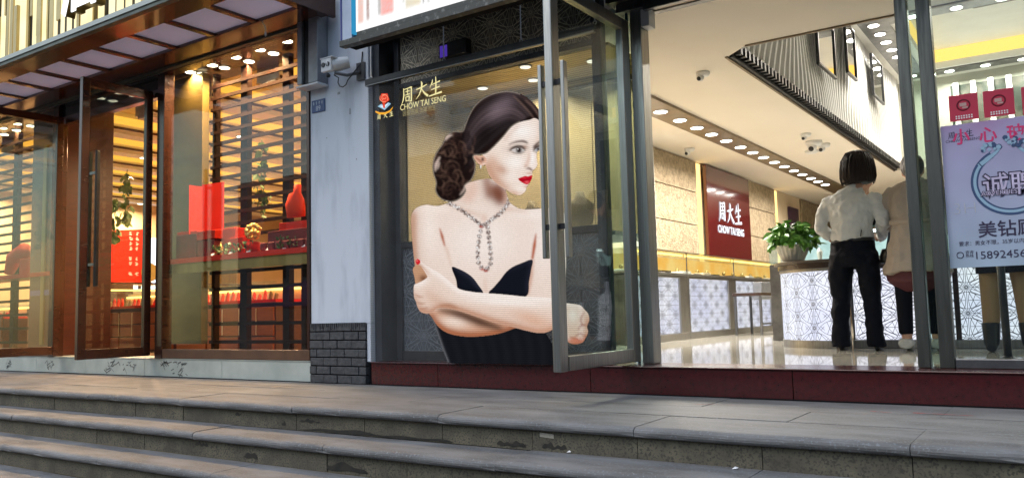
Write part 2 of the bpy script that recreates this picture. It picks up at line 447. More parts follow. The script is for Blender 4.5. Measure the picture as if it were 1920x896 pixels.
for i, (a, b, h, zz) in enumerate([(455, 508, .04, .02), (535, 690, .05, .012), (845, 1300, .085, 0), (365, 390, .03, .06)]):
    p, q = onY(a, 860, yr2), onY(b, 880, yr2)
    blob(steps[0], 'damp_patch', p.x, q.x, yr2, -.30 + zz, -.30 + zz + h, DAMP, 20 + i)
PAPER = pm('paper_scrap', (.5, .46, .38), .8, col2=(.38, .34, .27), scale=60)
for (a, b, c, d) in ((1502, 856, 1561, 848), (1012, 814, 1038, 818)):
    p, q = onY(a, b, yr - .001), onY(c, d, yr - .001)
    hz = .010
    tag(O('tape_strip', MB().add([(p.x, yr - .001, p.z - hz), (q.x, yr - .001, q.z - hz), (q.x, yr - .001, q.z + hz), (p.x, yr - .001, p.z + hz),
        (p.x, yr + .001, p.z - hz), (q.x, yr + .001, q.z - hz), (q.x, yr + .001, q.z + hz), (p.x, yr + .001, p.z + hz)],
        [(0, 1, 2, 3), (7, 6, 5, 4), (0, 4, 5, 1), (3, 2, 6, 7), (0, 3, 7, 4), (1, 5, 6, 2)]), PAPER),
        'long strip of beige tape stuck to the top riser' if a > 1400 else 'short scrap of pale tape on the top riser below the steel door', 'tape')
# worn red paint marks on the landing
REDMARK = pm('worn_red_paint', (.42, .06, .06), .7, col2=(.24, .15, .16), scale=26, lo=.42, hi=.58)
for i, (a, b, w) in enumerate((((1632, 770), (1672, 773), .012), ((1712, 773), (1825, 779), .014), ((1300, 757), (1388, 759), .006))):
    p, q = onZ(a[0], a[1], .001), onZ(b[0], b[1], .001)
    O('paint_mark', MB().add([(p.x, p.y - w, .0012), (q.x, q.y - w * .4, .0012), (q.x, q.y + w * .3, .0012), (p.x, p.y + w * .5, .0012)], [(0, 1, 2, 3)]), REDMARK, landing)

# ================================================================== PLINTHS
pl = thing('shop_plinth', 'dark red polished granite plinth under the right-hand shop front', 'plinth', (-1, 0, 0))
xs = [-4.568, -3.904, -2.64, -1.362, -.1, 1.2, 2.6]
for a, b in zip(xs[:-1], xs[1:]):
    BX('granite_slab', (a + .0015, b - .0015, 0, .3, -.02, .165), REDGRAN, pl, .004)
BX('base_dirt_shadow', (-4.568, 2.6, -.006, -.0005, .0005, .007), MATTE, pl)  # black strip standing for the dirt line and shadow gap at the plinth foot
BX('sill_strip', (-4.568, 2.6, -.012, .34, .1652, .175), REDGRAN, pl, .004)
plw = thing('shop_plinth', 'scuffed white stone plinth under the left-hand shop front', 'plinth', (-8, 0, 0))
xs = [-12.6, -10.9, -9.7, -8.67, -7.6, -6.4, -5.245]
for a, b in zip(xs[:-1], xs[1:]):
    BX('stone_slab', (a + .0015, b - .0015, 0, .3, -.02, .165), MARBLE, plw, .003)
BX('base_dirt_shadow', (-12.6, -5.245, -.006, -.0005, .0005, .007), MATTE, plw)  # same dark strip for dirt and shadow gap under the white stone
BX('sill_strip', (-12.6, -5.245, -.006, .34, .1652, .176), MARBLE, plw, .003)
for i, (a, b, lo, hi) in enumerate([(192, 214, 676, 697), (214, 253, 678, 700), (318, 350, 678, 704), (300, 318, 678, 690), (85, 102, 677, 690), (10, 22, 676, 690)]):
    p, q = onY(a, hi, -.002), onY(b, lo, -.002); r = random.Random(i)
    mb = MB()
    for k in range(16):
        x = r.uniform(p.x, q.x); z = r.uniform(p.z, q.z); l = r.uniform(.02, .09); t = r.choice((-.8, .7, .1)) + r.uniform(-.3, .3); w = r.uniform(.002, .007)
        dx, dz = math.cos(t) * l / 2, math.sin(t) * l / 2
        if z - abs(dz) < .005 or z + abs(dz) > .155: dz *= .3; 
        mb.add([(x - dx, -.001, z - dz - w), (x + dx, -.001, z + dz - w), (x + dx, -.001, z + dz + w), (x - dx, -.001, z - dz + w)], [(0, 1, 2, 3)])
    O('scuff_mark', mb, SCUFF, plw)['kind'] = 'stuff'

# ================================================================== PAINTED PILLAR with brick foot
pil = thing('wall_pillar', 'pale blue-grey painted pillar between the two shops, dark brick foot', 'pillar', (-4.9, .1, 0))
PX0, PX1 = -5.243, -4.572
BX('pillar_shaft', (PX0, PX1, .004, .6, .47, 4.2), PAINT, pil, .006)
BX('pillar_core', (PX0 + .01, PX1 - .04, .03, .59, -.02, .47), MORTAR, pil)
BX('corner_return', (PX1 - .038, PX1, .004, .58, .176, .469), PAINT, pil)
ch = .478 / 7
bm_cache = {}
for r_ in range(7):
    z0 = r_ * ch; off = (0 if r_ % 2 else .5)
    bw = (PX1 - .04 - PX0) / 4.0
    edges = [PX0 + max(0, min(4, k + off - .5)) * bw for k in range(6)]
    edges = sorted(set(round(e, 4) for e in edges))
    for a, b in zip(edges[:-1], edges[1:]):
        if b - a < .02: continue
        key = round(b - a, 3)
        if key not in bm_cache: bm_cache[key] = MB().box(.003, key - .003, -.012, .05, .004, ch - .004).mesh('brick')
        link('brick', bm_cache[key], BRICKS, pil, loc=(a, rnd.uniform(-.004, .004), z0), bevel=.004)
# ragged paint drips where the paint meets the bricks
mb = MB()
for k in range(26):
    x = PX0 + .02 + k * (PX1 - .06 - PX0) / 26; w = rnd.uniform(.006, .014); h = rnd.uniform(.015, .05)
    mb.box(x, x + w, -.017, .004, .474 - h, .478)
O('paint_drip', mb, BRICKS, pil)
for a, b, w, h in ((655, 215, .014, .05), (633, 178, .03, .02), (612, 260, .008, .008), (668, 300, .006, .012)):
    p = onY(a, b, .003); BX('chipped_spot', (p.x, p.x + w, .0015, .005, p.z, p.z + h), ALU, pil)

# unseen upper wall and roof slabs, added to shade both shops and block sun
up = thing('shading_upper_wall', 'unseen upper wall and roof added above the shop fronts for shading', 'building', (-4, .6, 3.2))
BX('wall', [(-14, -5.25, .62, .9, 3.16, 9), (PX1 + .02, 4, .62, .9, 2.78, 9), (PX0, PX1, .62, .9, 3.2, 9)], PAINT, up)
BX('sun_block_roof', [(-16, -5.0, .9, 15, 3.3, 3.45), (-5.0, 6, .9, 15, 4.75, 4.9), (-5.0, -4.6, .9, 15, 2.6, 4.75), (5.8, 6, .9, 15, 0, 4.75), (-16.2, -16, .9, 15, 0, 3.3)], WARMW, up)
# the other side of the street, there for what the glass mirrors
ob = thing('opposite_building', 'grey building across the street mirrored in the shop glass', 'building', (-6, -21, -1.05))
BX('wall', (-34, 22, -22, -21.2, -1.05, 7.2), pm('opposite_wall', (.48, .47, .48), .8, col2=(.36, .35, .37), scale=.6), ob)
r = random.Random(31)
DKW = pm('opposite_window', (.03, .035, .045), .15); SHUT = pm('opposite_shutter', (.30, .30, .33), .6)
for i in range(20):
    x0 = -32 + i * 2.7
    for j in range(2):
        BX('window', (x0, x0 + 1.5, -21.19, -21.14, 2.4 + j * 2.2, 3.6 + j * 2.2), DKW, ob)
    BX('shop_shutter', (x0 - .4, x0 + 1.9, -21.19, -21.12, -1.05, 1.6), SHUT if r.random() < .5 else DKW, ob)
for i, (x, y, z) in enumerate(((-9.5, -6.3, -1.05), (-13.2, -7.0, -1.05))):
    t = thing('parasol', ('nearer', 'farther')[i] + ' purple parasol standing in the street, mirrored in the left window', 'parasol', (x, y, z))
    O('canopy', MB().lathe([(.01, 2.35), (.5, 2.2), (.95, 1.98), (1.2, 1.8), (1.18, 1.79), (.5, 2.17), (.01, 2.3)], (x, y, z), 12), pm('purple_cloth', (.16, .07, .22), .8) if i == 0 else MATS['purple_cloth'], t)
    O('pole', MB().tube([(x, y, z), (x, y, z + 2.35)], .025, 8), STEELD, t)
    O('foot', MB().lathe([(.25, 0), (.25, .08), (.05, .12)], (x, y, z), 14), MORTAR, t)

# crumbs of litter on the second step
for i, (a, b) in enumerate(((1372, 879), (1331, 868), (1062, 848))):
    p = onZ(a, b, -.15); r = random.Random(60 + i)
    o = O('litter_scrap', MB().add([(p.x, p.y, -.149), (p.x + .02, p.y + .004, -.147), (p.x + .024, p.y + .016, -.143), (p.x + .006, p.y + .018, -.148), (p.x + .012, p.y + .008, -.139)], [(0, 1, 4), (1, 2, 4), (2, 3, 4), (3, 0, 4), (3, 2, 1, 0)]), WHITEINK)
    tag(o, ('white scrap of litter at the back of the second step', 'white crumb of litter left of the larger scrap on the second step', 'tiny white crumb on the second step below the steel door')[i], 'litter', 'litter on the steps')
# ================================================================== LEFT SHOP (gold and red)
# --- gold slat fascia above the canopy
fa = thing('slat_fascia', 'fascia of upright gold slats with glowing strips above the brown canopy', 'fascia', (-8, -1.0, 3.1))
BX('backing_board', (-12.2, -4.98, -.93, -.88, 3.05, 4.2), pm('fascia_back', (.03, .022, .012), .6), fa)
x = -12.1; r = random.Random(3)
while x < -5.1:      # gold slat, glowing strip beside it, then a narrow dark gap
    w = r.choice((.05, .06, .075)); d = r.choice((.02, .04, .07)); zb = 3.075; zt = 4.15
    cut = r.random()
    zl = zb + r.choice((.0, .0, .0, .2, .35)); zh = zt if cut < .7 else r.uniform(3.35, 3.8)
    BX('gold_slat', (x, x + w, -.935 - d, -.931, zl, zh), GOLDS, fa, .002)
    x += w + .001
    w = r.choice((.035, .05, .065))
    BX('light_strip', (x, x + w, -.94 - d * .5, -.931, zb, zt), E_SLAT, fa)
    x += w + .001
    if r.random() < .5:
        w = r.choice((.03, .045)); BX('gold_slat', (x, x + w, -.95, -.931, r.choice((zb, r.uniform(3.2, 3.6))), zt), GOLDS, fa, .002); x += w
    x += r.choice((.012, .03))
lt = thing('sign_letter', 'white glowing box letter on the gold slats, cut off by the top edge', 'sign letter', (-7.3, -1.1, 3.3))
p = onY(117, 30, -1.12)
E_LET = emit('letter_face', (.92, .96, 1.0), 1.6)
text('letter_face', '店', .62, (p.x - .02, -1.121, p.z + .05), E_LET, lt, extrude=.004, bold=.012)
text('letter_side', '店', .62, (p.x - .02, -1.075, p.z + .05), GOLD, lt, extrude=.04, bold=.011)
# --- canopy
ca = thing('shop_canopy', 'brown framed canopy with pinkish white soffit panels over the left shop', 'canopy', (-8.5, -.5, 3.0))
CX0, CX1 = -12.6, -4.93
BX('front_edge', [(CX0, CX1, -1.05, -.995, 2.985, 3.045)], GREENAL, ca, .004)
BX('front_lip', [(CX0, CX1, -1.062, -1.05, 3.02, 3.06)], pm('lip_metal', (.38, .39, .36), .4, .5), ca)
BX('front_beam', (CX0, CX1, -.995, -.775, 2.99, 3.1), BRONZEL, ca, .004)
BX('rear_beam', (CX0, CX1, -.325, -.07, 2.985, 3.1), BRONZEL, ca, .004)
BX('wall_flashing', (CX0, -5.26, -.068, -.02, 2.965, 3.035), GREENAL, ca, .004)
px = [-12.22 + .555 * k for k in range(14)]
for k in range(14):
    BX('cross_bar', (px[k] - .03, px[k] + .03, -.775, -.325, 2.992, 3.08), BRONZEL, ca, .003)
    if k < 13: O('soffit_panel', MB().add([(px[k] + .032, -.773, 3.014), (px[k + 1] - .032, -.773, 3.014), (px[k + 1] - .032, -.327, 3.014), (px[k] + .032, -.327, 3.014)], [(0, 3, 2, 1)]), CANPAN, ca)
BX('end_cap', (CX1, CX1 + .03, -1.05, -.03, 2.97, 3.16), BRONZE, ca)
cb = MB(); q = onY(498, 50, -.3)
cb.tube([(q.x - .03, -.3, 3.02), (q.x - .035, -.31, 2.99), (q.x - .005, -.3, 2.94), (q.x, -.3, 2.9)], .004, 6)
o = O('hanging_cable', cb, PLASTIC); tag(o, 'short white cable dangling from the brown canopy', 'cable')
O('plug', MB().lathe([(.004, 0), (.009, -.01), (.009, -.03), (.004, -.045)], (q.x, -.3, 2.9), 10), PLASTIC, o)

# --- floor, ceiling, walls of the left shop
LF = struct(BX('floor_left', (-16, -5.0, .3, 9, .05, .172), pm('left_floor', (.30, .20, .10), .2, col2=(.24, .16, .08), scale=3)))
struct(BX('wall_back_left', (-16, -5.0, 8.9, 9.05, .172, 3.3), WARMW))
struct(BX('wall_side_left', (-15.95, -15.8, .9, 8.9, .172, 3.3), WARMW))
struct(BX('party_wall', (-5.0, -4.62, .62, 14, -.02, 3.3), WARMW))
lc = struct(BX('ceiling_left', (-15.8, -5.0, .35, 8.9, 3.12, 3.2), WARMW))
k = 0; x = -15.4
while x < -5.6:
    BX('ceiling_beam', [(x, x + .34, .66, 8.9, 2.9, 3.119), (x + .05, x + .29, .66, 8.9, 2.86, 2.9)], WHITE, lc, .004)
    BX('beam_moulding', [(x - .012, x - .001, .67, 8.8, 2.9, 2.93), (x + .341, x + .352, .67, 8.8, 2.9, 2.93)], BRONZE, lc)
    BX('cove_light', [(x + .36, x + .39, .7, 8.8, 2.96, 3.05), (x + 1.03, x + 1.06, .7, 8.8, 2.96, 3.05)], E_COVE, lc)
    x += 1.08; k += 1
# downlights, one kind for the whole street front
def downlight_proto(rad, mat_e, ring):
    t = thing('downlight', 'x', 'downlight')
    O('trim_ring', MB().lathe([(rad * .9, -.001), (rad * .92, -.006), (rad * 1.12, -.006), (rad * 1.16, .0), (rad * .9, .0)], n=18), ring, t, local=True)
    O('lamp_disc', MB().lathe([(.001, -.014), (rad * .5, -.013), (rad * .88, -.009), (rad * .9, .0), (.001, .0)], n=18), mat_e, t, local=True)
    return t
PR_WARM = downlight_proto(.055, E_DOWN, STEEL)
PR_COOL = downlight_proto(.075, E_DOWNW, STEEL)
used = set()
def downlight(proto, loc, label, group, watts=0, col=(1, .86, .66), size=.1, spread=140):
    o = proto if proto.name not in used else copy_tree(proto)
    used.add(proto.name)
    o.location = loc; tag(o, label, 'downlight', group)
    if watts:
        l = bpy.data.lights.new('downlight_glow', 'AREA'); l.shape = 'DISK'; l.size = size; l.energy = watts; l.color = col; l.spread = R(spread)
        lo = bpy.data.objects.new('downlight_glow', l); COL.objects.link(lo); lo.parent = o; lo.location = (0, 0, -.02)
    return o
for i in range(10):
    downlight(PR_WARM, (-15.4 + 1.08 * (1 + 2 * (i % 5)) - .91, (2.0, 4.6)[i // 5], 2.858), '%s ceiling spot from the far end, %s row inside the left shop' % (ORD[i % 5], ('street-side', 'inner')[i // 5]), 'spots inside the left shop', 85, (1, .62, .32), .1, 170)
# --- shop front of the left shop
fr = thing('shop_front_frame', 'brown bronze window frame of the left shop', 'window frame', (-6.3, 0, .17))
BX('mullion', (-7.41, -7.295, -.02, .09, .176, 2.96), BRONZE, fr, .005)
BX('mullion', (-9.42, -9.3, -.02, .09, .176, 2.96), BRONZE, fr, .005)
BX('head_rail', (-12.6, -5.246, -.015, .1, 2.962, 3.06), BRONZE, fr, .005)
BX('bottom_rail', (-7.294, -5.246, -.012, .06, .177, .262), pm('brown_rail', (.14, .07, .04), .4, .2, col2=(.1, .05, .03), scale=5), fr, .004)
BX('bottom_rail', (-12.6, -9.421, -.012, .06, .177, .262), MATS['brown_rail'], fr, .004)
BX('jamb', (-5.275, -5.246, -.01, .06, .263, 2.96), BRONZE, fr)
BX('pane', (-7.294, -5.276, .022, .03, .263, 2.96), GL_WIN, fr)
BX('pane', (-12.6, -9.421, .022, .03, .263, 2.96), GL_WIN, fr)
# the transom above the doorway
BX('transom', (-9.299, -7.411, .0, .07, 2.74, 2.82), BRONZE, fr)
BX('transom_glass', (-9.299, -7.411, .02, .028, 2.821, 2.961), pm('dark_transom', (.02, .018, .017), .15), fr)
# door leaves standing open towards the street
def bronze_door(name, label, X0, y_near, handles):
    d = thing(name, label, 'door', (X0, 0, .19))
    zb, zt = .2, 2.80
    BX('stile', (X0 - .025, X0 + .025, y_near, y_near + .075, zb, zt), BRONZE, d, .004)
    BX('stile', (X0 - .025, X0 + .025, -.09, -.022, zb, zt), BRONZE, d, .004)
    BX('top_rail', (X0 - .024, X0 + .024, y_near + .075, -.09, zt - .08, zt - .001), BRONZE, d, .004)
    BX('bottom_rail', (X0 - .024, X0 + .024, y_near + .075, -.09, zb + .001, zb + .09), BRONZE, d, .004)
    BX('pane', (X0 - .004, X0 + .004, y_near + .075, -.09, zb + .09, zt - .08), GL_DOOR, d)
    for dx in (-.065, .065):
        h = BX('pull_handle', (X0 + dx - .014, X0 + dx + .014, y_near + .115, y_near + .15, .86, 2.12), BLACKM, d, .005)
        BX('handle_bracket', [(min(X0, X0 + dx), max(X0, X0 + dx), y_near + .12, y_near + .14, zz, zz + .025) for zz in (1.05, 1.9)], STEELD, h)
    return d
bronze_door('glass_door', 'brown framed glass door standing open beside the gold panel', -7.5, -.73, True)
bronze_door('glass_door', 'brown framed glass door at the left edge, open to the street', -9.2, -.86, True)
# dark pillar with a gold strip left of the doorway
dp = thing('door_pillar', 'dark brown pillar with a gold strip left of the open doorway', 'pillar', (-9.6, .3, .17))
BX('pillar_body', (-10.15, -9.43, .12, .7, .176, 3.1), WOODD, dp, .006)
BX('gold_strip', (-9.86, -9.78, .10, .12, .3, 2.6), GOLD, dp, .004)
BX('purple_lamp_strip', (-10.1, -9.44, .105, .12, .86, .92), pm('purple_band', (.12, .08, .25), .3), dp)
# window soffit with lamps
so = struct(BX('soffit_left', [(-7.7, -5.0, .09, .62, 3.02, 3.1), (-12.6, -9.43, .09, .62, 3.02, 3.1)], BRONZEL))
for i, (a, b) in enumerate(((380, 138), (421, 127), (467, 115), (513, 100), (357, 135), (398, 122), (442, 107), (487, 93), (538, 77))):
    p = onZ(a, b, 3.018)
    downlight(PR_WARM, (p.x, p.y, 3.018), '%s lamp of the %s row in the brown soffit above the slatted window' % (ORD[i if i < 4 else i - 4], 'back' if i < 4 else 'front'), 'lamps over the left window', 16, (1, .62, .3))
for i, (a, b) in enumerate(((8, 252), (31, 244), (58, 236), (5, 240), (32, 232))):
    p = onZ(a, b, 3.018)
    downlight(PR_WARM, (p.x, p.y, 3.018), '%s soffit lamp seen through the leftmost glass door' % ORD[i], 'lamps over the leftmost window', 6, (1, .62, .3))
# gold panel and slatted screen behind the glass
gp = BX('gold_column', (-7.72, -7.11, .28, .36, .3, 3.0), pm('olive_gold', (.17, .125, .035), .45, .5, col2=(.12, .09, .028), scale=2, stretch=(1, 1, 3)), None, .004)
tag(gp, 'olive gold column beside the slatted screen in the left window', 'column')
DARKW = pm('dark_slat_wood', (.024, .010, .006), .65, spec=.15, col2=(.016, .007, .005), scale=5)
def louvre(name, label, x0, x1, y, posts, zs):
    t = thing(name, label, 'screen', ((x0 + x1) / 2, y, 1.1))
    for xp, w in posts: BX('screen_post', (xp, xp + w, y - .03, y + .03, .18, 3.0), DARKW, t, .003)
    for z in zs:
        BX('slat', (x0, x1, y - .055, y - .031, z, z + .032), DARKW, t)
    return t
zs = [1.2 + .117 * k for k in range(15)] + [.30, .47, .64, .81, .97]
louvre('slatted_screen', 'brown slatted screen standing behind the red displays', -7.1, -5.02, .42, ((-7.1, .05), (-6.66, .1), (-6.05, .09), (-5.8, .07), (-5.3, .06)), zs)
louvre('slatted_screen', 'brown slatted screen in the leftmost window, seen through the door', -13, -10.2, .42, ((-12.0, .1), (-11.2, .1), (-10.4, .09)), zs)
# shelf and the red displays standing on it
sh = thing('display_shelf', 'shelf with a red front edge across the left window', 'shelf', (-6.3, .2, 1.1))
BX('shelf_board', (-7.28, -5.25, .07, .52, 1.085, 1.118), WOODO, sh)
BX('shelf_edge', (-7.28, -5.25, .055, .069, 1.075, 1.122), RED, sh)
BX('apron', (-7.28, -5.25, .075, .1, .98, 1.074), GOLD, sh)
sh2 = thing('display_shelf', 'shelf with red goods in the leftmost window', 'shelf', (-11, .2, 1.1))
BX('shelf_board', (-12.6, -9.5, .07, .52, 1.085, 1.118), WOODO, sh2)
BX('shelf_edge', (-12.6, -9.5, .055, .069, 1.075, 1.122), RED, sh2)
SHZ = 1.122
def bxp(name, x0p, x1p, ytop, y, d, mat, parent, zb=SHZ, yb=470):
    a, b = onY(x0p, ytop, y), onY(x1p, ytop, y)
    return BX(name, (a.x, b.x, y, y + d, zb, (a.z + b.z) / 2), mat, parent, .004)
t = thing('jewellery_box', 'open dark red jewellery box at the left end of the shelf', 'box', onY(352, 470, .16))
bxp('box_body', 330, 368, 440, .12, .14, REDDK, t); bxp('box_lid', 332, 370, 434, .135, .12, RED, t, zb=onY(350, 439, .12).z)
t = thing('jewellery_box', 'dark red jewellery box with bright red lid beside the tall red panel', 'box', onY(385, 470, .16))
bxp('box_body', 370, 402, 450, .12, .13, REDDK, t); bxp('box_lid', 369, 403, 432, .115, .14, RED, t, zb=onY(385, 449, .12).z)
t = thing('red_folding_stand', 'tall folded red display stand on the shelf of the left window', 'display stand', onY(397, 470, .3))
a, b, c_, d_ = onY(378, 428, .26), onY(416, 428, .32), onY(376, 347, .26), onY(416, 341, .32)
O('panel_face', MB().add([(a.x, .26, SHZ), (b.x, .33, SHZ), (b.x, .33, d_.z), (a.x, .26, c_.z), (a.x, .275, SHZ), (b.x, .345, SHZ), (b.x, .345, d_.z), (a.x, .275, c_.z)],
    [(0, 1, 2, 3), (7, 6, 5, 4), (0, 4, 5, 1), (3, 2, 6, 7), (0, 3, 7, 4), (1, 5, 6, 2)]), RED, t)
BX('panel_wing', (a.x - .005, a.x, .12, .26, SHZ + .1, c_.z - .02), RED, t)
t = thing('display_tray', 'low red display trays stepped in the middle of the shelf', 'display tray', onY(430, 470, .2))
bxp('tray', 405, 441, 428, .2, .12, RED, t); bxp('tray', 425, 455, 446, .12, .08, RED, t)
t = thing('bonsai_ornament', 'small golden tree ornament in a red pot on the shelf', 'ornament', onY(471, 470, .12))
c = onY(471, 434, .12); mbx = MB(); r = random.Random(5)
for k in range(40):
    u, v, w = r.gauss(0, 1), r.gauss(0, 1), r.gauss(0, 1); l = math.sqrt(u * u + v * v + w * w); s_ = .075
    mbx.ball((c.x + u / l * s_, .14 + v / l * s_ * .6, c.z + w / l * s_ * .8), .022, 6, 4)
O('crown', mbx, pm('gold_leaf', (.75, .5, .15), .3, .8), t, smooth=True)
O('pot', MB().lathe([(.03, 0), (.06, .01), (.07, .09), (.05, .1)], (c.x, .14, SHZ), 12), RED, t, smooth=True)
t = thing('bust_stand', 'orange red necklace bust on a stepped red stand, right end of the shelf', 'necklace bust', onY(550, 460, .2))
c = onY(552, 400, .2)
O('bust', MB().tube([(c.x + .0, .22, c.z - .03), (c.x, .21, c.z + .07), (c.x + .03, .2, c.z + .14), (c.x + .05, .19, c.z + .18), (c.x + .055, .19, c.z + .25)], [(.1, .06), (.115, .06), (.09, .05), (.035, .03), (.034, .03)], 14), pm('orange_red', (.72, .045, .010), .55, spec=.2), t, smooth=True)
bxp('stand_block', 523, 584, 415, .16, .16, RED, t); bxp('stand_base', 502, 584, 430, .11, .05, REDDK, t)
t = thing('gift_row', 'row of dark red jewellery cushions along the shelf front', 'cushions', onY(530, 470, .08))
for k in range(7):
    xx = onY(487 + 14 * k, 455, .075).x
    BX('cushion', (xx, xx + .075, .074, .105, SHZ, SHZ + .075), REDDK, t, .012)
t = thing('red_display', 'orange red rounded display in the leftmost window', 'display', onY(40, 480, .2))
c = onY(38, 470, .22)
O('hood', MB().tube([(c.x - .3, .24, SHZ + .05), (c.x - .15, .22, SHZ + .22), (c.x + .1, .22, SHZ + .3), (c.x + .25, .22, SHZ + .22)], [(.04, .06), (.09, .09), (.09, .09), (.03, .04)], 12), MATS['orange_red'], t, smooth=True)
BX('block', (c.x + .15, c.x + .5, .14, .3, SHZ, SHZ + .19), RED, t, .01)
# lower part behind the window glass: wooden cabinets with a lit case
def cabinet(name, label, x0, x1, y, zt=.68):
    t = thing(name, label, 'cabinet', ((x0 + x1) / 2, y, .172))
    n = 3; w = (x1 - x0) / n
    BX('carcass', (x0, x1, y + .02, y + .5, .172, zt), WOODD, t)
    for i in range(n):
        for j in range(3):
            BX('drawer_front', (x0 + i * w + .015, x0 + (i + 1) * w - .015, y, y + .02, .2 + j * .155, .34 + j * .155), WOODO, t, .004)
    for i in range(n * 2 - 1):
        BX('pale_strip', (x0 + (i + 1) * w / 2 - .006, x0 + (i + 1) * w / 2 + .006, y - .006, y - .001, .36, .64), WARMW, t)
    BX('lit_case_base', (x0, x1, y + .02, y + .5, zt, zt + .03), RED, t)
    BX('case_lamp', (x0 + .05, x1 - .05, y + .4, y + .43, zt + .14, zt + .16), E_CASEW, t)
    BX('case_back', (x0, x1, y + .45, y + .5, zt + .03, zt + .2), WARMW, t)
    BX('case_glass', (x0, x1, y + .025, y + .03, zt + .03, zt + .22), GL_CASE, t)
    r = random.Random(int(x0 * 100))
    for i in range(int((x1 - x0) / .09)):
        mbq = MB(); xx = x0 + .05 + i * .09; h = r.uniform(.05, .11)
        mbq.tube([(xx, y + .12, zt + .03), (xx + .005, y + .13, zt + .03 + h * .7), (xx, y + .13, zt + .03 + h)], [.022, .018, .008], 8)
        O('necklace_stand', mbq, r.choice((RED, GOLD, MATS['orange_red'])), t)
    return t
cabinet('display_cabinet', 'orange wood drawer cabinet with lit case behind the left window', -8.6, -6.9, 1.0, .7)
cabinet('display_cabinet', 'dark drawer cabinet with lit case in the leftmost window', -14.2, -12.2, .75, .62)
cabinet('display_cabinet', 'drawer cabinet with lit case behind the left end of the slatted window', -10.5, -8.8, 1.1, .7)
c = thing('display_counter', 'orange wooden counter with a glowing glass case seen through the doorway', 'counter', (-11, 2.2, .172))
BX('plinth_strip', (-11.5, -10.78, .75, 4.5, .172, .228), GOLD, c)
BX('counter_body', (-11.5, -10.8, .75, 4.5, .23, .63), WOODO, c, .004)
BX('dark_band', (-11.5, -10.78, .74, 4.51, .632, .74), WOODD, c, .004)
BX('case_floor', (-11.46, -10.84, .78, 4.4, .742, .76), WARMW, c)
BX('case_lamp', (-11.4, -11.37, .8, 4.4, .98, 1.0), E_CASEW, c)
BX('case_glass', [(-10.805, -10.8, .76, 4.46, .742, 1.06), (-11.48, -10.8, .76, 4.46, 1.06, 1.066)], GL_CASE, c)
BX('case_rail', [(-10.81, -10.785, .75, 4.47, 1.05, 1.075)], BRONZE, c)
r = random.Random(9)
for i in range(26):
    yy = .9 + i * .12; h = r.uniform(.05, .12)
    O('necklace_stand', MB().tube([(-10.95, yy, .76), (-10.96, yy, .76 + h * .7), (-10.955, yy + .005, .76 + h)], [.028, .022, .008], 8), r.choice((RED, GOLD, MATS['orange_red'], RED)), c)
t = thing('red_stand', 'tall red sign stand with white characters behind the glowing counter', 'display stand', (-11.7, 2.0, 1.07))
A, Bq, C_, D_ = onX(193, 432, -11.6), onX(268, 430, -11.6), onX(268, 528, -11.6), onX(190, 530, -11.6)
poly = [(D_.y, 1.08), (C_.y, 1.08), (Bq.y, Bq.z), (A.y, A.z), (A.y, A.z - .12), (A.y + .12, A.z - .2), (A.y + .14, A.z - .45), (A.y + .02, A.z - .62)]
O('board', MB().prism(poly, -11.62, -11.6, 'x'), RED, t)
mbq = MB(); r = random.Random(4)
for k in range(9):
    for j in range(2):
        for q_ in range(3):
            zz = Bq.z - .06 - k * .075; yy = Bq.y - .22 + j * .1
            if k in (4, 7): continue
            mbq.box(-11.6, -11.597, yy + r.uniform(0, .02), yy + r.uniform(.03, .06), zz - q_ * .018, zz - q_ * .018 + .008)
O('lettering', mbq, WHITEINK, t)
BX('support', (-11.9, -11.62, 1.9, 2.3, .172, 1.08), WOODD, t)
t = thing('gold_disc', 'round gold disc on a stand beside the red sign stand', 'ornament', (-11.5, 2.55, 1.08))
q = onX(281, 416, -11.55); q2 = onX(281, 505, -11.55)
O('disc', MB().lathe([(.001, -.01), (.13, -.01), (.14, 0), (.13, .01), (.001, .01)], (-11.55, q2.y, 1.27), 20, axis='x'), GOLD, t)
O('foot', MB().tube([(-11.55, q2.y, 1.07), (-11.55, q2.y, 1.15)], [.05, .015], 10), GOLD, t)
# bright window at the far end, hanging ivy
bw = thing('far_window', 'bright far window behind the red sign stand in the left shop', 'window', (-15.7, 3, 1.4))
pa, pb = onX(165, 408, -15.7), onX(268, 470, -15.7)
BX('pane', (-15.78, -15.76, pa.y - .6, pb.y + .5, 1.2, 2.25), emit('far_daylight', (.8, .9, 1.0), 2.2), bw)
BX('window_bar', [(-15.75, -15.72, pa.y - .6 + .42 * k, pa.y - .55 + .42 * k, 1.2, 2.25) for k in range(6)], BRONZE, bw)
fw = BX('gold_wall_panel', (-15.7, -15.6, pb.y + .55, pb.y + 2.2, .3, 2.4), GOLD); tag(fw, 'gold panel at the far end of the left shop', 'panel')
def ivy(label, p, length, n, seed, spread=.06):
    t = thing('hanging_ivy', label, 'ivy', p, 'ivy strands hanging in the left shop')
    r = random.Random(seed); pts = []
    for k in range(9): pts.append((p.x + r.uniform(-.02, .02), p.y + r.uniform(-.02, .02), p.z - length * k / 8))
    O('stem', MB().tube(pts, .006, 5), IVY, t)
    leaf = MB().add([(0, 0, 0), (.028, .004, -.02), (.03, 0, -.05), (0, .006, -.085), (-.03, 0, -.05), (-.028, .004, -.02)], [(0, 1, 2, 3), (0, 3, 4, 5)]).mesh('leaf')
    for k in range(n):
        f = r.random(); i = min(7, int(f * 8)); b = Vector(pts[i])
        lo = link('leaf', leaf, IVY, t, loc=(b.x + r.uniform(-spread, spread) * .6, b.y + r.uniform(-spread, spread), b.z - r.uniform(0, length / 8)))
        lo.rotation_euler = (r.uniform(-.9, .9), r.uniform(-.6, .6), r.uniform(0, 6.28)); s_ = r.uniform(.8, 1.5); lo.scale = (s_, s_, s_)
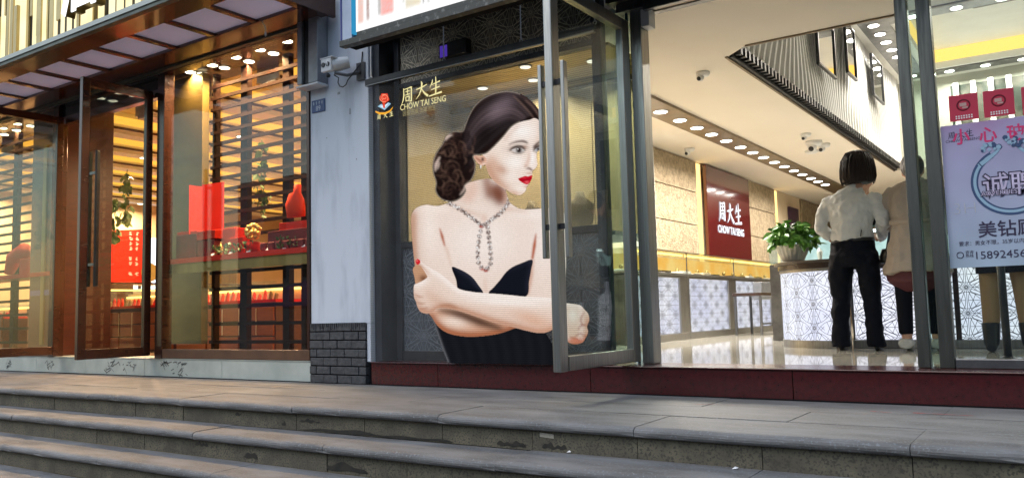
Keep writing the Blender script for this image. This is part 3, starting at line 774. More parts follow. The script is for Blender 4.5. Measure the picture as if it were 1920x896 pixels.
ivy('ivy strand hanging high in the doorway of the left shop', onX(238, 318, -10.4), .72, 46, 1)
ivy('shorter ivy strand hanging over the red sign stand', onX(216, 372, -10.9), .6, 40, 2)
ivy('ivy strand hanging behind the slatted screen', onY(492, 262, .9), .8, 46, 3)

# small things among the red displays
for i, a in enumerate((395, 428, 462, 498, 530, 565)):
    p = onY(a, 476, .075)
    o = O('price_card', MB().prism([(.0, 0), (.022, 0), (.018, .022)], p.x, p.x + .04, 'x', 0), WHITEINK); 
    o.data.transform(Matrix.Translation((0, .071, SHZ + .001)))
    tag(o, '%s small white price card from the left on the red shelf edge' % ORD[i], 'price card', 'price cards on the red shelf')
for i, (a, h, l) in enumerate(((372, .20, 'thin gold branch ornament beside the tall red stand'), (420, .13, 'small gold figure in front of the red trays'), (512, .10, 'small gold figure left of the red bust stand'))):
    p = onY(a, 460, .2); mb = MB(); r = random.Random(i)
    mb.tube([(p.x, .17, SHZ), (p.x + .01, .17, SHZ + h * .5), (p.x - .005, .17, SHZ + h)], [.018, .008, .004], 7)
    for k in range(9): mb.ball((p.x + r.uniform(-.03, .03), .17 + r.uniform(-.02, .02), SHZ + h * r.uniform(.35, 1.0)), .010, 6, 4)
    tag(O('gold_ornament', mb, MATS['gold_leaf'], None, 0, True), l, 'ornament')
leafd = MB().add([(0, 0, 0), (.014, .006, .02), (0, .01, .045), (-.014, .006, .02)], [(0, 1, 2, 3)]).mesh('leaf')
for i, (a, b, n, l) in enumerate(((402, 446, 46, 'dark leafy spray lying in front of the red boxes'), (440, 472, 34, 'low dark leafy spray left of the golden tree ornament'), (520, 560, 40, 'dark leafy spray along the base of the red bust stand'))):
    p, q = onY(a, 470, .09), onY(b, 470, .09); r = random.Random(40 + i)
    t = thing('leafy_spray', l, 'foliage', (p.x, .09, SHZ))
    O('twig', MB().tube([(p.x, .085, SHZ + .01), ((p.x + q.x) / 2, .085, SHZ + .05), (q.x, .085, SHZ + .02)], .004, 5), IVY, t)
    for k in range(n):
        o = link('leaf', leafd, IVY, t, loc=(r.uniform(p.x, q.x), r.uniform(.066, .11), SHZ + r.uniform(.005, .09)))
        o.rotation_euler = (r.uniform(-1, 1), r.uniform(-1.5, 1.5), r.uniform(0, 6.28)); s_ = r.uniform(.6, 1.2); o.scale = (s_, s_, s_)
# ================================================================== PILLAR FIXTURES
lb = thing('lamp_box', 'tall pale grey lamp box on the pillar under the canopy', 'lamp box', (-5.3, -.08, 2.45))
BX('housing', [(-5.27, -5.215, -.115, -.005, 2.45, 3.1), (-5.13, -5.02, -.12, -.005, 2.44, 3.1)], ALU, lb, .006)
BX('dark_channel', (-5.215, -5.13, -.09, -.006, 2.455, 3.1), BLACKM, lb)
BX('bottom_cap', (-5.275, -5.015, -.125, -.004, 2.42, 2.438), PLASTIC, lb, .004)
hb = thing('wall_hole', 'ragged black hole and loose wires in the pillar beside the lamp box', 'hole', (-5.0, 0, 2.6))
pts = [onY(a, b, .001) for a, b in ((590, 28), (612, 33), (610, 52), (603, 75), (598, 100), (604, 112), (594, 108), (590, 80))]
O('hole_face', MB().prism([(p.x, p.z) for p in pts], .0, .005, 'y'), DKPL, hb)
mb = MB()
for k in range(3):
    a, b = onY(596 + 3 * k, 45, -.01), onY(600 - 2 * k, 108, -.02)
    mb.tube([a, (a + b) / 2 + Vector((.015 * (k - 1), -.01, 0)), b], .004, 5)
O('loose_wire', mb, ALU, hb)
np_ = thing('number_plate', 'small blue house number plate on the pillar', 'number plate', (-5.13, 0, 2.28))
BX('plate', (-5.215, -5.06, -.006, .003, 2.225, 2.33), BLUEPL, np_, .002)
PALEINK = pm('pale_print', (.55, .62, .72), .5)
text('lettering', '89', .058, (-5.135, -.0075, 2.237), PALEINK, np_, align='CENTER')
mb = MB()
for k in range(4):
    xk = -5.198 + k * .033
    mb.box(xk, xk + .018, -.0075, -.006, 2.305, 2.309); mb.box(xk + .003, xk + .015, -.0075, -.006, 2.296, 2.299); mb.box(xk + .007, xk + .011, -.0075, -.006, 2.287, 2.316)
O('small_characters', mb, PALEINK, np_)
cc = thing('security_camera', 'white twin-lens security camera on a bracket on the pillar', 'camera', (-4.72, 0, 2.5))
q = onY(617, 122, -.2)
O('camera_body', MB().tube([(q.x + .1, -.08, q.z + .03), (q.x + .04, -.14, q.z + .01), (q.x - .02, -.21, q.z - .01)], [(.045, .05), (.055, .06), (.05, .055)], 12), PLASTIC, cc, .004, True)
BX('sun_hood', (q.x - .07, q.x + .07, -.235, -.1, q.z + .045, q.z + .055), PLASTIC, cc, .004)
O('lens_plate', MB().prism([(q.x - .06, q.z - .06), (q.x + .05, q.z - .06), (q.x + .05, q.z + .045), (q.x - .06, q.z + .045)], -.232, -.2, 'y'), PLASTIC, cc, .006)
for dx in (-.03, .02):
    O('lens', MB().lathe([(.001, 0), (.018, 0), (.02, .004), (.02, .012)], (q.x + dx, -.24, q.z - .005), 14, axis='y'), DKPL, cc)
O('sensor_knob', MB().ball((q.x - .01, -.2, q.z - .085), .018), DKPL, cc)
O('wall_bracket', MB().tube([(q.x + .02, -.16, q.z - .06), (q.x + .1, -.1, q.z - .08), (q.x + .16, -.02, q.z - .05)], .014, 8).box(q.x + .12, q.x + .2, -.02, .003, q.z - .11, q.z + .03), STEELD, cc)
O('cable', MB().tube([(q.x + .0, -.15, q.z - .07)] + [(q.x + .07 + .055 * math.cos(w), -.12, q.z - .12 + .055 * math.sin(w)) for w in [2.6, 3.3, 4.0, 4.7, 5.4, 6.1]] + [(q.x + .17, -.01, q.z + .03), (q.x + .17, 0.0, q.z + .12)], .005, 6), DKPL, cc)

# ================================================================== LED SIGN BOX over the right shop
sb = thing('sign_box', 'bright advertising light box hanging over the right shop window', 'sign', (-3, -.3, 2.5))
SY = -.5; SBZ = 2.488
BX('bottom_trim', (-4.36, 3, SY - .012, SY + .05, SBZ, SBZ + .045), pm('worn_dark_trim', (.055, .055, .05), .5, .3, col2=(.16, .16, .15), scale=22, lo=.55, hi=.68), sb, .003)
BX('bottom_trim_upper', (-4.19, 3, SY - .006, SY + .04, SBZ + .046, SBZ + .08), MATS['worn_dark_trim'], sb, .003)
BX('soffit', (-4.34, 3, SY + .05, -.36, SBZ + .012, SBZ + .03), MATTE, sb)
BX('back_sheet', (-4.36, 3, -.36, -.35, SBZ + .031, 3.6), MATTE, sb)
BX('rear_beam', (-4.5, 3, .03, .18, 2.76, 2.9), MATTE, sb)
BX('end_frame', (-4.36, -4.24, SY - .004, -.30, SBZ + .046, 3.6), pm('blue_grey_frame', (.38, .43, .52), .35, .4, col2=(.30, .34, .45), scale=4), sb, .003)
BX('edge_line', (-4.352, -4.338, SY - .008, SY - .002, SBZ + .05, 3.6), pm('deep_blue', (.03, .04, .22), .3), sb)
BX('blue_tube', (-4.237, -4.205, SY - .01, SY + .03, SBZ + .075, 3.6), emit('blue_tube', (.05, .45, .85), .55), sb)
# picture of the screen: washed-out white with coloured uprights
g = 150; w0, w1, h0, h1 = -4.2, -.6, SBZ + .082, 3.3
nx, nz = 260, 60
xs = np.linspace(0, 1, nx); zz = np.linspace(0, 1, nz); XX, ZZ = np.meshgrid(w0 + xs * (w1 - w0), h0 + zz * (h1 - h0))
rg = np.random.default_rng(4)
img = np.ones((nz, nx, 3)) * 1.0
def bandx(a, b, soft=.012): return np.clip((XX - a) / soft, 0, 1) * np.clip((b - XX) / soft, 0, 1)
def mixin(m, c):
    global img
    img = img * (1 - m[..., None]) + np.array(c) * m[..., None]
noise = rg.random((nz, nx)) * .5 + np.kron(rg.random((nz // 4, nx // 4)), np.ones((4, 4))) * .5
for a, b, z, c in ((-4.185, -4.12, .04, (.75, .45, .38)), (-4.1, -4.06, .05, (.35, .2, .17)), (-3.985, -3.955, .06, (.16, .13, .12)), (-3.96, -3.83, .05, (.86, .30, .26)), (-3.75, -3.73, .1, (.3, .25, .2)), (-3.73, -3.58, .05, (.72, .62, .42)),
                (-3.575, -3.55, .05, (.1, .08, .08)), (-3.53, -3.50, .05, (.25, .2, .18)), (-3.42, -3.40, .15, (.4, .36, .33)), (-3.3, -3.2, .2, (.85, .82, .8)), (-2.9, -2.7, .15, (.7, .55, .5))):
    mixin(bandx(a, b) * np.clip((ZZ - h0 - z) / .03, 0, 1) * (.6 + .4 * noise), c)
img = np.clip(img * (.86 + .22 * noise[..., None]), 0, 1)
def colour_grid(name, P, faces, rgba, mat, parent):
    me = bpy.data.meshes.new(name)
    n = len(P); me.vertices.add(n); me.vertices.foreach_set('co', np.asarray(P, np.float32).ravel())
    f = np.asarray(faces, np.int32); me.loops.add(f.size); me.loops.foreach_set('vertex_index', f.ravel())
    me.polygons.add(len(f)); me.polygons.foreach_set('loop_start', np.arange(0, f.size, f.shape[1], dtype=np.int32)); 
    me.update(calc_edges=True); me.validate()
    at = me.color_attributes.new('print', 'FLOAT_COLOR', 'POINT'); at.data.foreach_set('color', np.asarray(rgba, np.float32).ravel())
    return link(name, me, mat, parent)
def grid_faces(nx, nz):
    i = np.arange(nx * nz).reshape(nz, nx)
    return np.stack([i[:-1, :-1], i[:-1, 1:], i[1:, 1:], i[1:, :-1]], -1).reshape(-1, 4)
def print_mat(name, strength):
    m = bpy.data.materials.new(name); m.use_nodes = True; N = m.node_tree.nodes; L = m.node_tree.links; N.remove(N['Principled BSDF'])
    a = N.new('ShaderNodeAttribute'); a.attribute_name = 'print'; e = N.new('ShaderNodeEmission'); e.inputs[1].default_value = strength
    L.new(a.outputs['Color'], e.inputs[0]); L.new(e.outputs[0], N['Material Output'].inputs[0]); return m
colour_grid('screen', np.stack([XX, np.full_like(XX, SY), ZZ], -1).reshape(-1, 3), grid_faces(nx, nz), np.concatenate([img, np.ones((nz, nx, 1))], -1).reshape(-1, 4), print_mat('screen_picture', .85), sb)

# ================================================================== RIGHT SHOP FRONT
GY = .22
wf = thing('shop_window', 'dark framed shop window behind the advertising screen', 'shop window', (-3.5, GY, .17))
NAVY = pm('dark_navy_frame', (.022, .026, .034), .35, .3, col2=(.04, .046, .058), scale=5)
BX('frame_post', (-4.57, -4.50, .05, GY + .06, .176, 2.78), NAVY, wf, .004)
BX('frame_post', (-4.47, -4.42, GY - .03, GY + .05, .176, 2.78), NAVY, wf, .004)
BX('frame_post', (-2.655, -2.585, GY - .03, GY + .05, .176, 2.78), NAVY, wf, .004)
BX('cross_rail', (-4.419, -2.656, GY - .025, GY + .04, 1.05, 1.1), BLACKM, wf, .003)
BX('bottom_rail', (-4.419, -2.656, GY - .025, GY + .04, .176, .25), BLACKM, wf, .003)
BX('top_rail', (-4.419, -2.656, GY - .025, GY + .04, 2.335, 2.375), BLACKM, wf, .003)
BX('header', (-4.57, -2.5, GY - .03, GY + .1, 2.78, 2.9), BLACKM, wf)
BX('upper_pane', (-4.419, -2.656, GY, GY + .006, 1.1, 2.335), GL_WIN, wf)
lp = BX('lower_pane', (-4.419, -2.656, GY, GY + .006, .25, 1.05), pm('frosted_dark_glass', (.085, .10, .12), .25, col2=(.06, .075, .09), scale=3, spec=.6), wf)
W, H = 1.76, .8
O('star_lattice', star_mesh(W, H, .19, .004, lambda a, b: (-4.418 + a, GY - .001, .25 + b)), pm('etched_line', (.20, .23, .27), .5), lp)
hp = BX('transom_panel', (-4.419, -2.656, GY, GY + .006, 2.375, 2.78), pm('dark_star_glass', (.24, .23, .19), .4, col2=(.15, .145, .12), scale=5), wf)
O('star_lattice', star_mesh(W, .40, .17, .004, lambda a, b: (-4.418 + a, GY - .001, 2.376 + b)), pm('etched_line_warm', (.85, .8, .66), .5), hp)
bxm = thing('router_box', 'small dark box with a violet glow behind the transom glass', 'box', (-3.75, .17, 2.45))
p = onY(828, 110, .16); q = onY(878, 78, .16)
BX('box_case', (p.x, q.x, .13, .2, 2.475, 2.59), BLACKM, bxm, .004)
BX('violet_panel', (p.x + .01, p.x + .08, .127, .131, 2.48, 2.57), emit('violet', (.10, .05, .5), .5), bxm)
# window display behind the glass
PR_DIM = downlight_proto(.045, emit('dim_disc', (1.0, .92, .75), 1.6), STEEL)
wd = thing('window_display', 'beige panelled display niche behind the screen', 'display niche', (-3.5, .9, 1.05))
for k in range(4):
    x0 = -4.41 + k * .46
    BX('back_panel', (x0 + .004, x0 + .456, .85, .88, 1.06, 2.24), BEIGE, wd, .004)
BX('panel_rail', (-4.41, -2.57, .84, .87, 2.245, 2.28), pm('dark_gold_rail', (.16, .12, .05), .4), wd)
BX('niche_ceiling', (-4.41, -2.57, .28, .9, 2.335, 2.36), GOLDS, wd)
BX('upper_back', (-4.41, -2.57, .86, .9, 2.281, 2.334), GOLDS, wd)
BX('niche_shelf', (-4.41, -2.57, .28, .9, 1.03, 1.058), WHITE, wd)
BX('niche_side', [(-4.43, -4.411, .28, .9, .2, 2.33)], BEIGE, wd)
for i, (a, b) in enumerate(((905, 165), (985, 125), (1075, 97), (1000, 150))):
    p = onZ(a, b, 2.333)
    if p.y < .3 or p.y > .85: p.y = .35 + .08 * i
    downlight(PR_DIM, (p.x, p.y, 2.333), '%s small lamp in the gold ceiling of the window display' % ORD[i], 'lamps in the window display', 8, (1, .83, .55))
for i, (a, h, l) in enumerate(((1000, .30, 'dark necklace bust behind the screen beside the woman'), (1090, .33, 'dark necklace bust behind the steel door handle'), (868, .24, 'low dark necklace bust hidden behind the hair of the pictured woman'))):
    p = onY(a, 420, .55)
    t = tag(O('necklace_bust', MB().tube([(p.x, .55, 1.058), (p.x, .55, 1.07), (p.x, .55, 1.06 + h * .35), (p.x, .54, 1.06 + h * .7), (p.x, .54, 1.06 + h * .86), (p.x, .54, 1.06 + h)],
        [(.07, .06), (.06, .05), (.10, .055), (.115, .05), (.045, .035), (.03, .028)], 14), pm('dark_velvet', (.10, .08, .045), .7) if i == 0 else MATS['dark_velvet'], None, 0, True), l, 'necklace bust', 'necklace busts in the window')
# hanging rod of the screen
hr = thing('hanging_rod', 'black rod hung on four wires carrying the transparent screen', 'rod', (-3.5, -.05, 2.33))
BX('rod', (-4.535, -2.484, -.075, -.045, 2.325, 2.375), BLACKM, hr, .006)
BX('rod_lip', (-4.53, -2.49, -.08, -.045, 2.318, 2.3245), STEELD, hr)
for a, b in ((695, 82), (831, 46), (975, 8), (1114, 8)):
    p = onY(a, b, -.06)
    w_ = O('hanging_wire', MB().tube([(p.x, -.06, 2.39), (p.x, -.06, max(p.z, 2.56))], .005, 6), PLASTIC, hr)
    O('ring', MB().tube([(p.x + .012 * math.cos(k * .7854), -.06, 2.383 + .012 * math.sin(k * .7854)) for k in range(9)], .003, 6), PLASTIC, w_)

# steel door standing open
sd = thing('glass_door', 'steel framed glass door standing open in front of the screen', 'door', (-2.4, -.3, .18))
DX = -2.4
BX('stile', (DX - .025, DX + .025, -.80, -.715, .192, 2.44), STEEL, sd, .005)
BX('stile', (DX - .025, DX + .025, .10, .20, .192, 2.44), STEEL, sd, .005)
BX('bottom_rail', (DX - .024, DX + .024, -.70, .10, .194, .275), STEEL, sd, .004)
BX('top_rail', (DX - .024, DX + .024, -.70, .10, 2.36, 2.438), STEEL, sd, .004)
BX('pane', (DX - .005, DX + .005, -.70, .10, .275, 2.36), GL_DOOR, sd)
for s_ in (-1, 1):
    hx = DX + .075 * s_
    h = BX('pull_handle', (hx - .012, hx + .012, -.78, -.735, .82, 1.93), STEEL, sd, .005)
    BX('handle_bracket', [(min(DX + .02 * s_, hx - .012 * s_), max(DX + .02 * s_, hx - .012 * s_), -.77, -.745, z, z + .03) for z in (.98, 1.8)], BLACKM, h)
# glass beside the door and the steel post
sp = thing('side_light', 'narrow green-tinted glass strip and steel post by the shop entrance', 'glazing', (-2.4, .2, .17))
BX('steel_post', (-2.37, -2.29, .21, .33, .176, 2.56), STEEL, sp, .005)
BX('glass_fin', (-2.584, -2.371, GY, GY + .01, .176, 2.56), glass('green_glass', (.72, .82, .78), 1.5, .9), sp)
BX('glass_edge', (-2.40, -2.385, .205, .219, .176, 2.5), pm('teal_glass_edge', (.02, .07, .10), .15), sp)
BX('top_clamp', (-2.45, -2.25, .17, .36, 2.50, 2.56), STEELD, sp, .004)
BX('closer_bracket', (-2.285, -2.225, .2, .3, 2.38, 2.5), PLASTIC, sp, .004)
hd = thing('door_track', 'dark steel track over the shop entrance', 'door track', (-1, .2, 2.5))
BX('track_rail', [(-2.25, 3, .16, .2, 2.475, 2.56), (-2.25, 3, .3, .36, 2.5, 2.56)], STEELD, hd, .004)
BX('track_bar', [(-2.2, 3, .22, .25, 2.49, 2.55)], BRONZST, hd)
BX('track_cover', (-2.5, 3, .12, .4, 2.562, 2.78), BLACKM, hd)
# right jamb: two steel posts with a glass strip, fixed glazing with the poster
POSTST = pm('aged_steel', (.15, .148, .13), .3, 1.0, col2=(.10, .10, .092), scale=3, stretch=(12, 12, .8), rough2=.5)
rj = thing('entrance_glazing', 'pair of steel posts and fixed glass at the right side of the entrance', 'glazing', (-.4, GY, .17))
BX('steel_post', (-.752, -.69, GY - .03, GY + .05, .176, 2.56), POSTST, rj, .005)
BX('steel_post', (-.645, -.575, GY - .04, GY + .05, .176, 2.56), POSTST, rj, .005)
BX('glass_strip', (-.689, -.646, GY, GY + .008, .176, 2.56), MATS['green_glass'], rj)
BX('bottom_rail', (-.574, 2.6, GY - .03, GY + .05, .177, .225), STEELD, rj, .004)
BX('pane', (-.574, 2.6, GY, GY + .008, .226, 2.56), GL_DOOR, rj)
# ================================================================== RIGHT SHOP INTERIOR
FZ = .172
fl = struct(BX('floor_right', (-4.6, 5.8, .30, 15, .05, FZ - .004), TILEJ))
tm = MB().box(.001, .799, .001, .799, -.02, 0).mesh('floor_tile')
for i in range(9):
    for j in range(18):
        link('floor_tile', tm, TILE, fl, loc=(-4.58 + .8 * i, .345 + .8 * j, FZ))
CZ = 2.6; AX0, AY0, AY1, AX1 = -2.3, 1.69, 9.4, 3.2
ce = struct(O('ceiling_right', MB().box(-4.6, AX0, .4, 14, CZ, CZ + .14).box(AX1, 5.8, .4, 14, CZ, CZ + .14).box(AX0 + .0, AX1, .4, AY0, CZ, CZ + .14).box(AX0, AX1, AY1, 14, CZ, CZ + .14)
    .prism([(AX0, AY0), (AX0 + .24, AY0), (AX0, AY0 + .22)], CZ + .001, CZ + .139, 'z'), CEIL))
BX('opening_trim', [(AX0 - .02, AX0 + .004, AY0 + .2, AY1, CZ - .012, CZ - .001), (AX0 + .22, AX1, AY0 - .004, AY0 + .02, CZ - .012, CZ - .001)], BRONZST, ce)
# bronze strip with lamps along the left side
st = struct(BX('ceiling_strip', (-3.66, -3.32, .7, 13.5, CZ - .03, CZ - .002), BRONZST))
lamps = [(1199, 192), (1236, 210), (1272, 226), (1305, 240), (1334, 252), (1362, 264), (1388, 276), (1411, 286), (1432, 295), (1453, 304), (1472, 312), (1489, 320), (1506, 327), (1522, 334), (1535, 340), (1549, 346)]
for i, (a, b) in enumerate(lamps):
    p = onZ(a, b, CZ - .032)
    downlight(PR_COOL, (-3.49, p.y, CZ - .032), '%s lamp from the entrance in the bronze ceiling strip' % ORD[i], 'lamps in the bronze ceiling strip', (38 if i < 3 else 20) if i < 8 else 13, (1, .92, .82), .12, 165)
# left wall
wl = struct(BX('wall_stone', (-4.62, -4.42, .9, 14, FZ, CZ + .1), WARMW))
for ya, yb in ((4.78, 6.36), (8.46, 10.0), (11.7, 13.9)):
    zc = [1.0, 1.265, 1.676, 2.143, CZ - .012]
    for z0, z1 in zip(zc[:-1], zc[1:]):
        BX('stone_panel', (-4.418, -4.385, ya, yb, z0 + .006, z1 - .006), STONEW, wl, .004)
for ya in (6.385, 10.02):
    BX('lit_slot', (-4.419, -4.412, ya, ya + .2, 1.0, CZ - .02), E_COVEY, wl)
BX('wall_column', (-4.419, -4.30, 4.3, 4.76, FZ, CZ - .004), WHITE, wl)
struct(BX('wall_back', (-4.6, 5.8, 13.9, 14.1, FZ, CZ + .1), STONEW))
sg = thing('wall_sign', 'dark red sign panel with glowing white brand lettering on the stone wall', 'sign', (-4.3, 7.5, 1.2))
BX('sign_panel', (-4.38, -4.33, 6.60, 8.44, 1.24, CZ - .03), pm('sign_red', (.075, .006, .008), .12, coat=.6), sg, .004)
mb = MB()
for k, nm in enumerate(('zhou', 'da', 'sheng')): brush(mb, nm, 7.02 + .345 * k, 1.80, .30, 'x', -4.322, wmul=1.25)
O('sign_characters', mb, E_SIGN, sg)
text('sign_lettering', 'CHOW TAI SENG', .155, (-4.322, 7.53, 1.625), E_SIGN, sg, '+x', align='CENTER', sx=.93, bold=.004)
s2 = thing('small_plaque', 'small dark purple plaque on the far stone wall', 'plaque', (-4.3, 11.1, 2.0))
BX('plaque_board', (-4.41, -4.37, 10.85, 11.42, 1.6, 2.36), pm('plaque_purple', (.05, .02, .05), .3), s2)
BX('plaque_print', [(-4.369, -4.367, 11.02, 11.24, 1.98 - .06 * k, 2.0 - .06 * k) for k in range(2)], WHITEINK, s2)
# left counters, three bays
def counter_bay(label, y0, y1, nm):
    t = thing('display_counter', label, 'counter', (-3.9, (y0 + y1) / 2, FZ), 'lit counters along the left wall')
    X0 = -3.73; xb = -4.22
    BX('counter_body', (xb, X0 - .03, y0 + .004, y1 - .004, FZ, .88), STEELD, t)
    BX('kick_plate', (X0 - .029, X0 + .004, y0 + .004, y1 - .004, FZ + .001, .25), STEEL, t, .003)
    BX('frame_post', (X0 - .029, X0 + .008, y1 - .24, y1 - .006, .251, .895), STEEL, t, .003)
    BX('frame_post', (X0 - .029, X0 + .008, y0 + .006, y0 + .03, .251, .895), STEEL, t, .003)
    BX('top_rail', (X0 - .029, X0 + .008, y0 + .031, y1 - .241, .865, .895), STEEL, t, .003)
    pn = BX('lit_panel', (X0 - .028, X0 - .015, y0 + .031, y1 - .241, .252, .864), E_PANEL, t)
    O('star_lattice', star_mesh(y1 - y0 - .272, .61, .17, .006, lambda a, b: (X0 - .014, y0 + .031 + a, .253 + b)), LATT, pn)
    BX('counter_deck', (xb, X0 + .015, y0 + .002, y1 - .002, .897, .92), STEEL, t, .003)
    BX('case_glass', [(X0 - .004, X0, y0 + .006, y1 - .006, .921, 1.15), (xb, X0, y0 + .006, y1 - .006, 1.151, 1.157)], GL_CASE, t)
    BX('case_edge', [(X0 - .006, X0 + .005, y0, y1, 1.158, 1.166), (X0 - .006, X0 + .005, y1 - .012, y1 - .004, .921, 1.157)], STEELD, t)
    BX('case_lamp', (X0 - .05, X0 - .03, y0 + .05, y1 - .05, 1.12, 1.14), E_CASEW, t)
    BX('case_back', (xb, xb + .02, y0 + .01, y1 - .01, .921, 1.15), E_CBACK, t)
    r = random.Random(nm)
    for k in range(4):
        yy = y0 + .12 + k * (y1 - y0 - .3) / 4
        tr = BX('jewellery_tray', (-4.12 + .05, -3.82, yy, yy + .22, .921, .94 + r.random() * .02), r.choice((WHITE, CTOP, WARMW, GOLD)), t, .004)
        O('ornament', MB().ball((-3.95, yy + .1, .975), .025, 8, 6), GOLD, tr, smooth=True)
    return t
E_CBACK = emit('case_glow', (1.0, .52, .10), 1.0, (1.0, .68, .22), 3)
counter_bay('lit counter with star lattice nearest the entrance along the left wall', 2.85, 4.3, 1)
counter_bay('lit counter with star lattice under the red sign', 4.3, 5.86, 2)
counter_bay('lit counter with star lattice behind the dark high table', 5.86, 7.6, 3)
counter_bay('farthest lit counter along the left wall, half hidden', 7.6, 9.3, 4)
# dark high table at the counters
t = thing('high_stool', 'slim dark high stool in front of the left counters', 'stool', (-3.45, 5.9, FZ))
BX('seat', (-3.66, -3.3, 5.55, 6.2, .66, .70), CTOP, t, .005)
for a, b in ((-3.65, 5.57), (-3.33, 5.57), (-3.65, 6.16), (-3.33, 6.16)): BX('leg', (a, a + .03, b, b + .03, FZ, .659), STEELD, t, .003)
BX('stretcher', (-3.335, -3.315, 5.6, 6.16, .3, .32), STEELD, t)
t = thing('card_terminal', 'small grey box on the far end of the left counters', 'box', (-3.75, 6.9, .7))
BX('terminal_body', (-3.72, -3.60, 6.55, 6.95, .62, .86), ALU, t, .006)

# front counter: rounded end and a straight run
fc = thing('front_counter', 'rounded end counter with glowing star lattice front and plant on top', 'counter', (-1.7, 2.7, FZ))
cx, cyy, rad = -1.66, 2.86, .56
A0, A1 = math.pi, 1.5 * math.pi
def arc(rr, z0, z1, mat, name, parent, n=24, thick=.02, a0=A0 - .25, a1=A1):
    mb = MB()
    for k in range(n):
        t0, t1 = a0 + (a1 - a0) * k / n, a0 + (a1 - a0) * (k + 1) / n
        P = lambda r_, t_, z: (cx + r_ * math.cos(t_), cyy + r_ * math.sin(t_), z)
        vs_ = [P(rr, t0, z0), P(rr, t1, z0), P(rr, t1, z1), P(rr, t0, z1), P(rr - thick, t0, z0), P(rr - thick, t1, z0), P(rr - thick, t1, z1), P(rr - thick, t0, z1)]
        fs = [(0, 1, 2, 3), (7, 6, 5, 4), (3, 2, 6, 7), (0, 4, 5, 1)]
        if k == 0: fs.append((0, 3, 7, 4))
        if k == n - 1: fs.append((1, 5, 6, 2))
        mb.add(vs_, fs)
    return O(name, mb, mat, parent)
arc(rad + .006, FZ, .235, STEEL, 'kick_plate', fc, thick=.03)
pn = arc(rad, .236, .80, E_PANEL, 'lit_panel', fc)
wa = rad * (A1 - A0 + .25)
O('star_lattice', star_mesh(wa, .56, .16, .0034, lambda a, b: (cx + (rad + .002) * math.cos(A0 - .25 + a / rad), cyy + (rad + .002) * math.sin(A0 - .25 + a / rad), .238 + b)), LATT, pn)
arc(rad + .008, .801, .825, STEEL, 'panel_trim', fc, thick=.02)
arc(rad + .02, .826, .87, CTOP, 'top_band', fc, thick=.08)
arc(rad + .05, .871, .893, CTOPL, 'counter_top', fc, thick=.5)
BX('end_post', (-1.658, -1.585, 2.28, 2.36, FZ, .87), CTOP, fc, .004)
BX('end_post', (-1.58, -1.555, 2.295, 2.36, FZ, .87), STEEL, fc, .003)
# lit glass case behind the plant
t = thing('glass_showcase', 'tall lit glass showcase behind the potted plant', 'showcase', (-2.0, 4.1, .9))
p, q = onY(1440, 445, 3.9), onY(1556, 445, 3.9)
BX('case_base', (p.x, q.x, 3.9, 4.4, FZ, .95), STEELD, t)
BX('case_glass', [(p.x, q.x, 3.9, 3.905, .951, 1.28), (p.x, p.x + .005, 3.905, 4.4, .951, 1.28), (p.x, q.x, 3.9, 4.4, 1.281, 1.287)], GL_CASE, t)
BX('case_back', (p.x + .01, q.x - .01, 4.38, 4.4, .951, 1.28), emit('case_cool', (.72, .95, .92), .9, (.5, .72, .7), 9), t)
BX('case_lamp', (p.x + .03, q.x - .03, 3.93, 3.95, 1.25, 1.27), E_CASE, t)
for k in range(6): O('ornament', MB().lathe([(.05, 0), (.02, .03), (.03, .12), (.005, .16)], (p.x + .12 + k * .17, 4.1, .951), 10), WHITE, t)
# straight run behind the customers
fs_ = thing('display_counter', 'long lit lattice counter behind the two women', 'counter', (-.4, 2.5, FZ))
FY = 2.38; fx0, fx1 = -1.55, 1.6
BX('counter_body', (fx0, fx1, FY + .03, FY + .6, FZ, .83), STEELD, fs_)
BX('kick_plate', (fx0, fx1, FY - .004, FY + .029, FZ + .001, .235), STEEL, fs_, .003)
xx = fx0
for k in range(4):
    x1 = xx + .76
    pn = BX('lit_panel', (xx + .02, x1 - .02, FY, FY + .012, .237, .80), E_PANEL, fs_)
    O('star_lattice', star_mesh(.72, .56, .16, .0034, lambda a, b, xx=xx: (xx + .02 + a, FY - .002, .238 + b), ox=.05 * k), LATT, pn)
    BX('panel_post', (x1 - .019, x1 + .019, FY - .006, FY + .028, .236, .83), CTOP, fs_, .003)
    xx = x1
BX('top_band', (fx0, fx1, FY - .012, FY + .6, .831, .87), CTOP, fs_, .003)
BX('case_glass', [(fx0, fx1, FY + .02, FY + .025, .871, 1.13), (fx0, fx0 + .005, FY + .026, FY + .55, .871, 1.13), (fx0, fx1, FY + .02, FY + .55, 1.131, 1.137)], GL_CASE, fs_)
BX('case_edge', [(fx0 - .004, fx0 + .006, FY + .012, FY + .019, .871, 1.14), (fx0, fx1, FY + .012, FY + .02, 1.138, 1.146)], pm('green_glass_edge', (.10, .25, .22), .2), fs_)
BX('case_lamp', (fx0 + .05, fx1 - .05, FY + .05, FY + .07, 1.10, 1.12), E_CASE, fs_)
BX('case_back', (fx0 + .01, fx1 - .01, FY + .54, FY + .55, .871, 1.13), MATS['case_cool'], fs_)
r = random.Random(2)
for k in range(18):
    xx = fx0 + .1 + k * .16
    BX('jewellery_tray', (xx, xx + .12, FY + .15, FY + .4, .871, .885 + r.random() * .03), r.choice((WHITE, WHITE, CTOP)), fs_, .004)
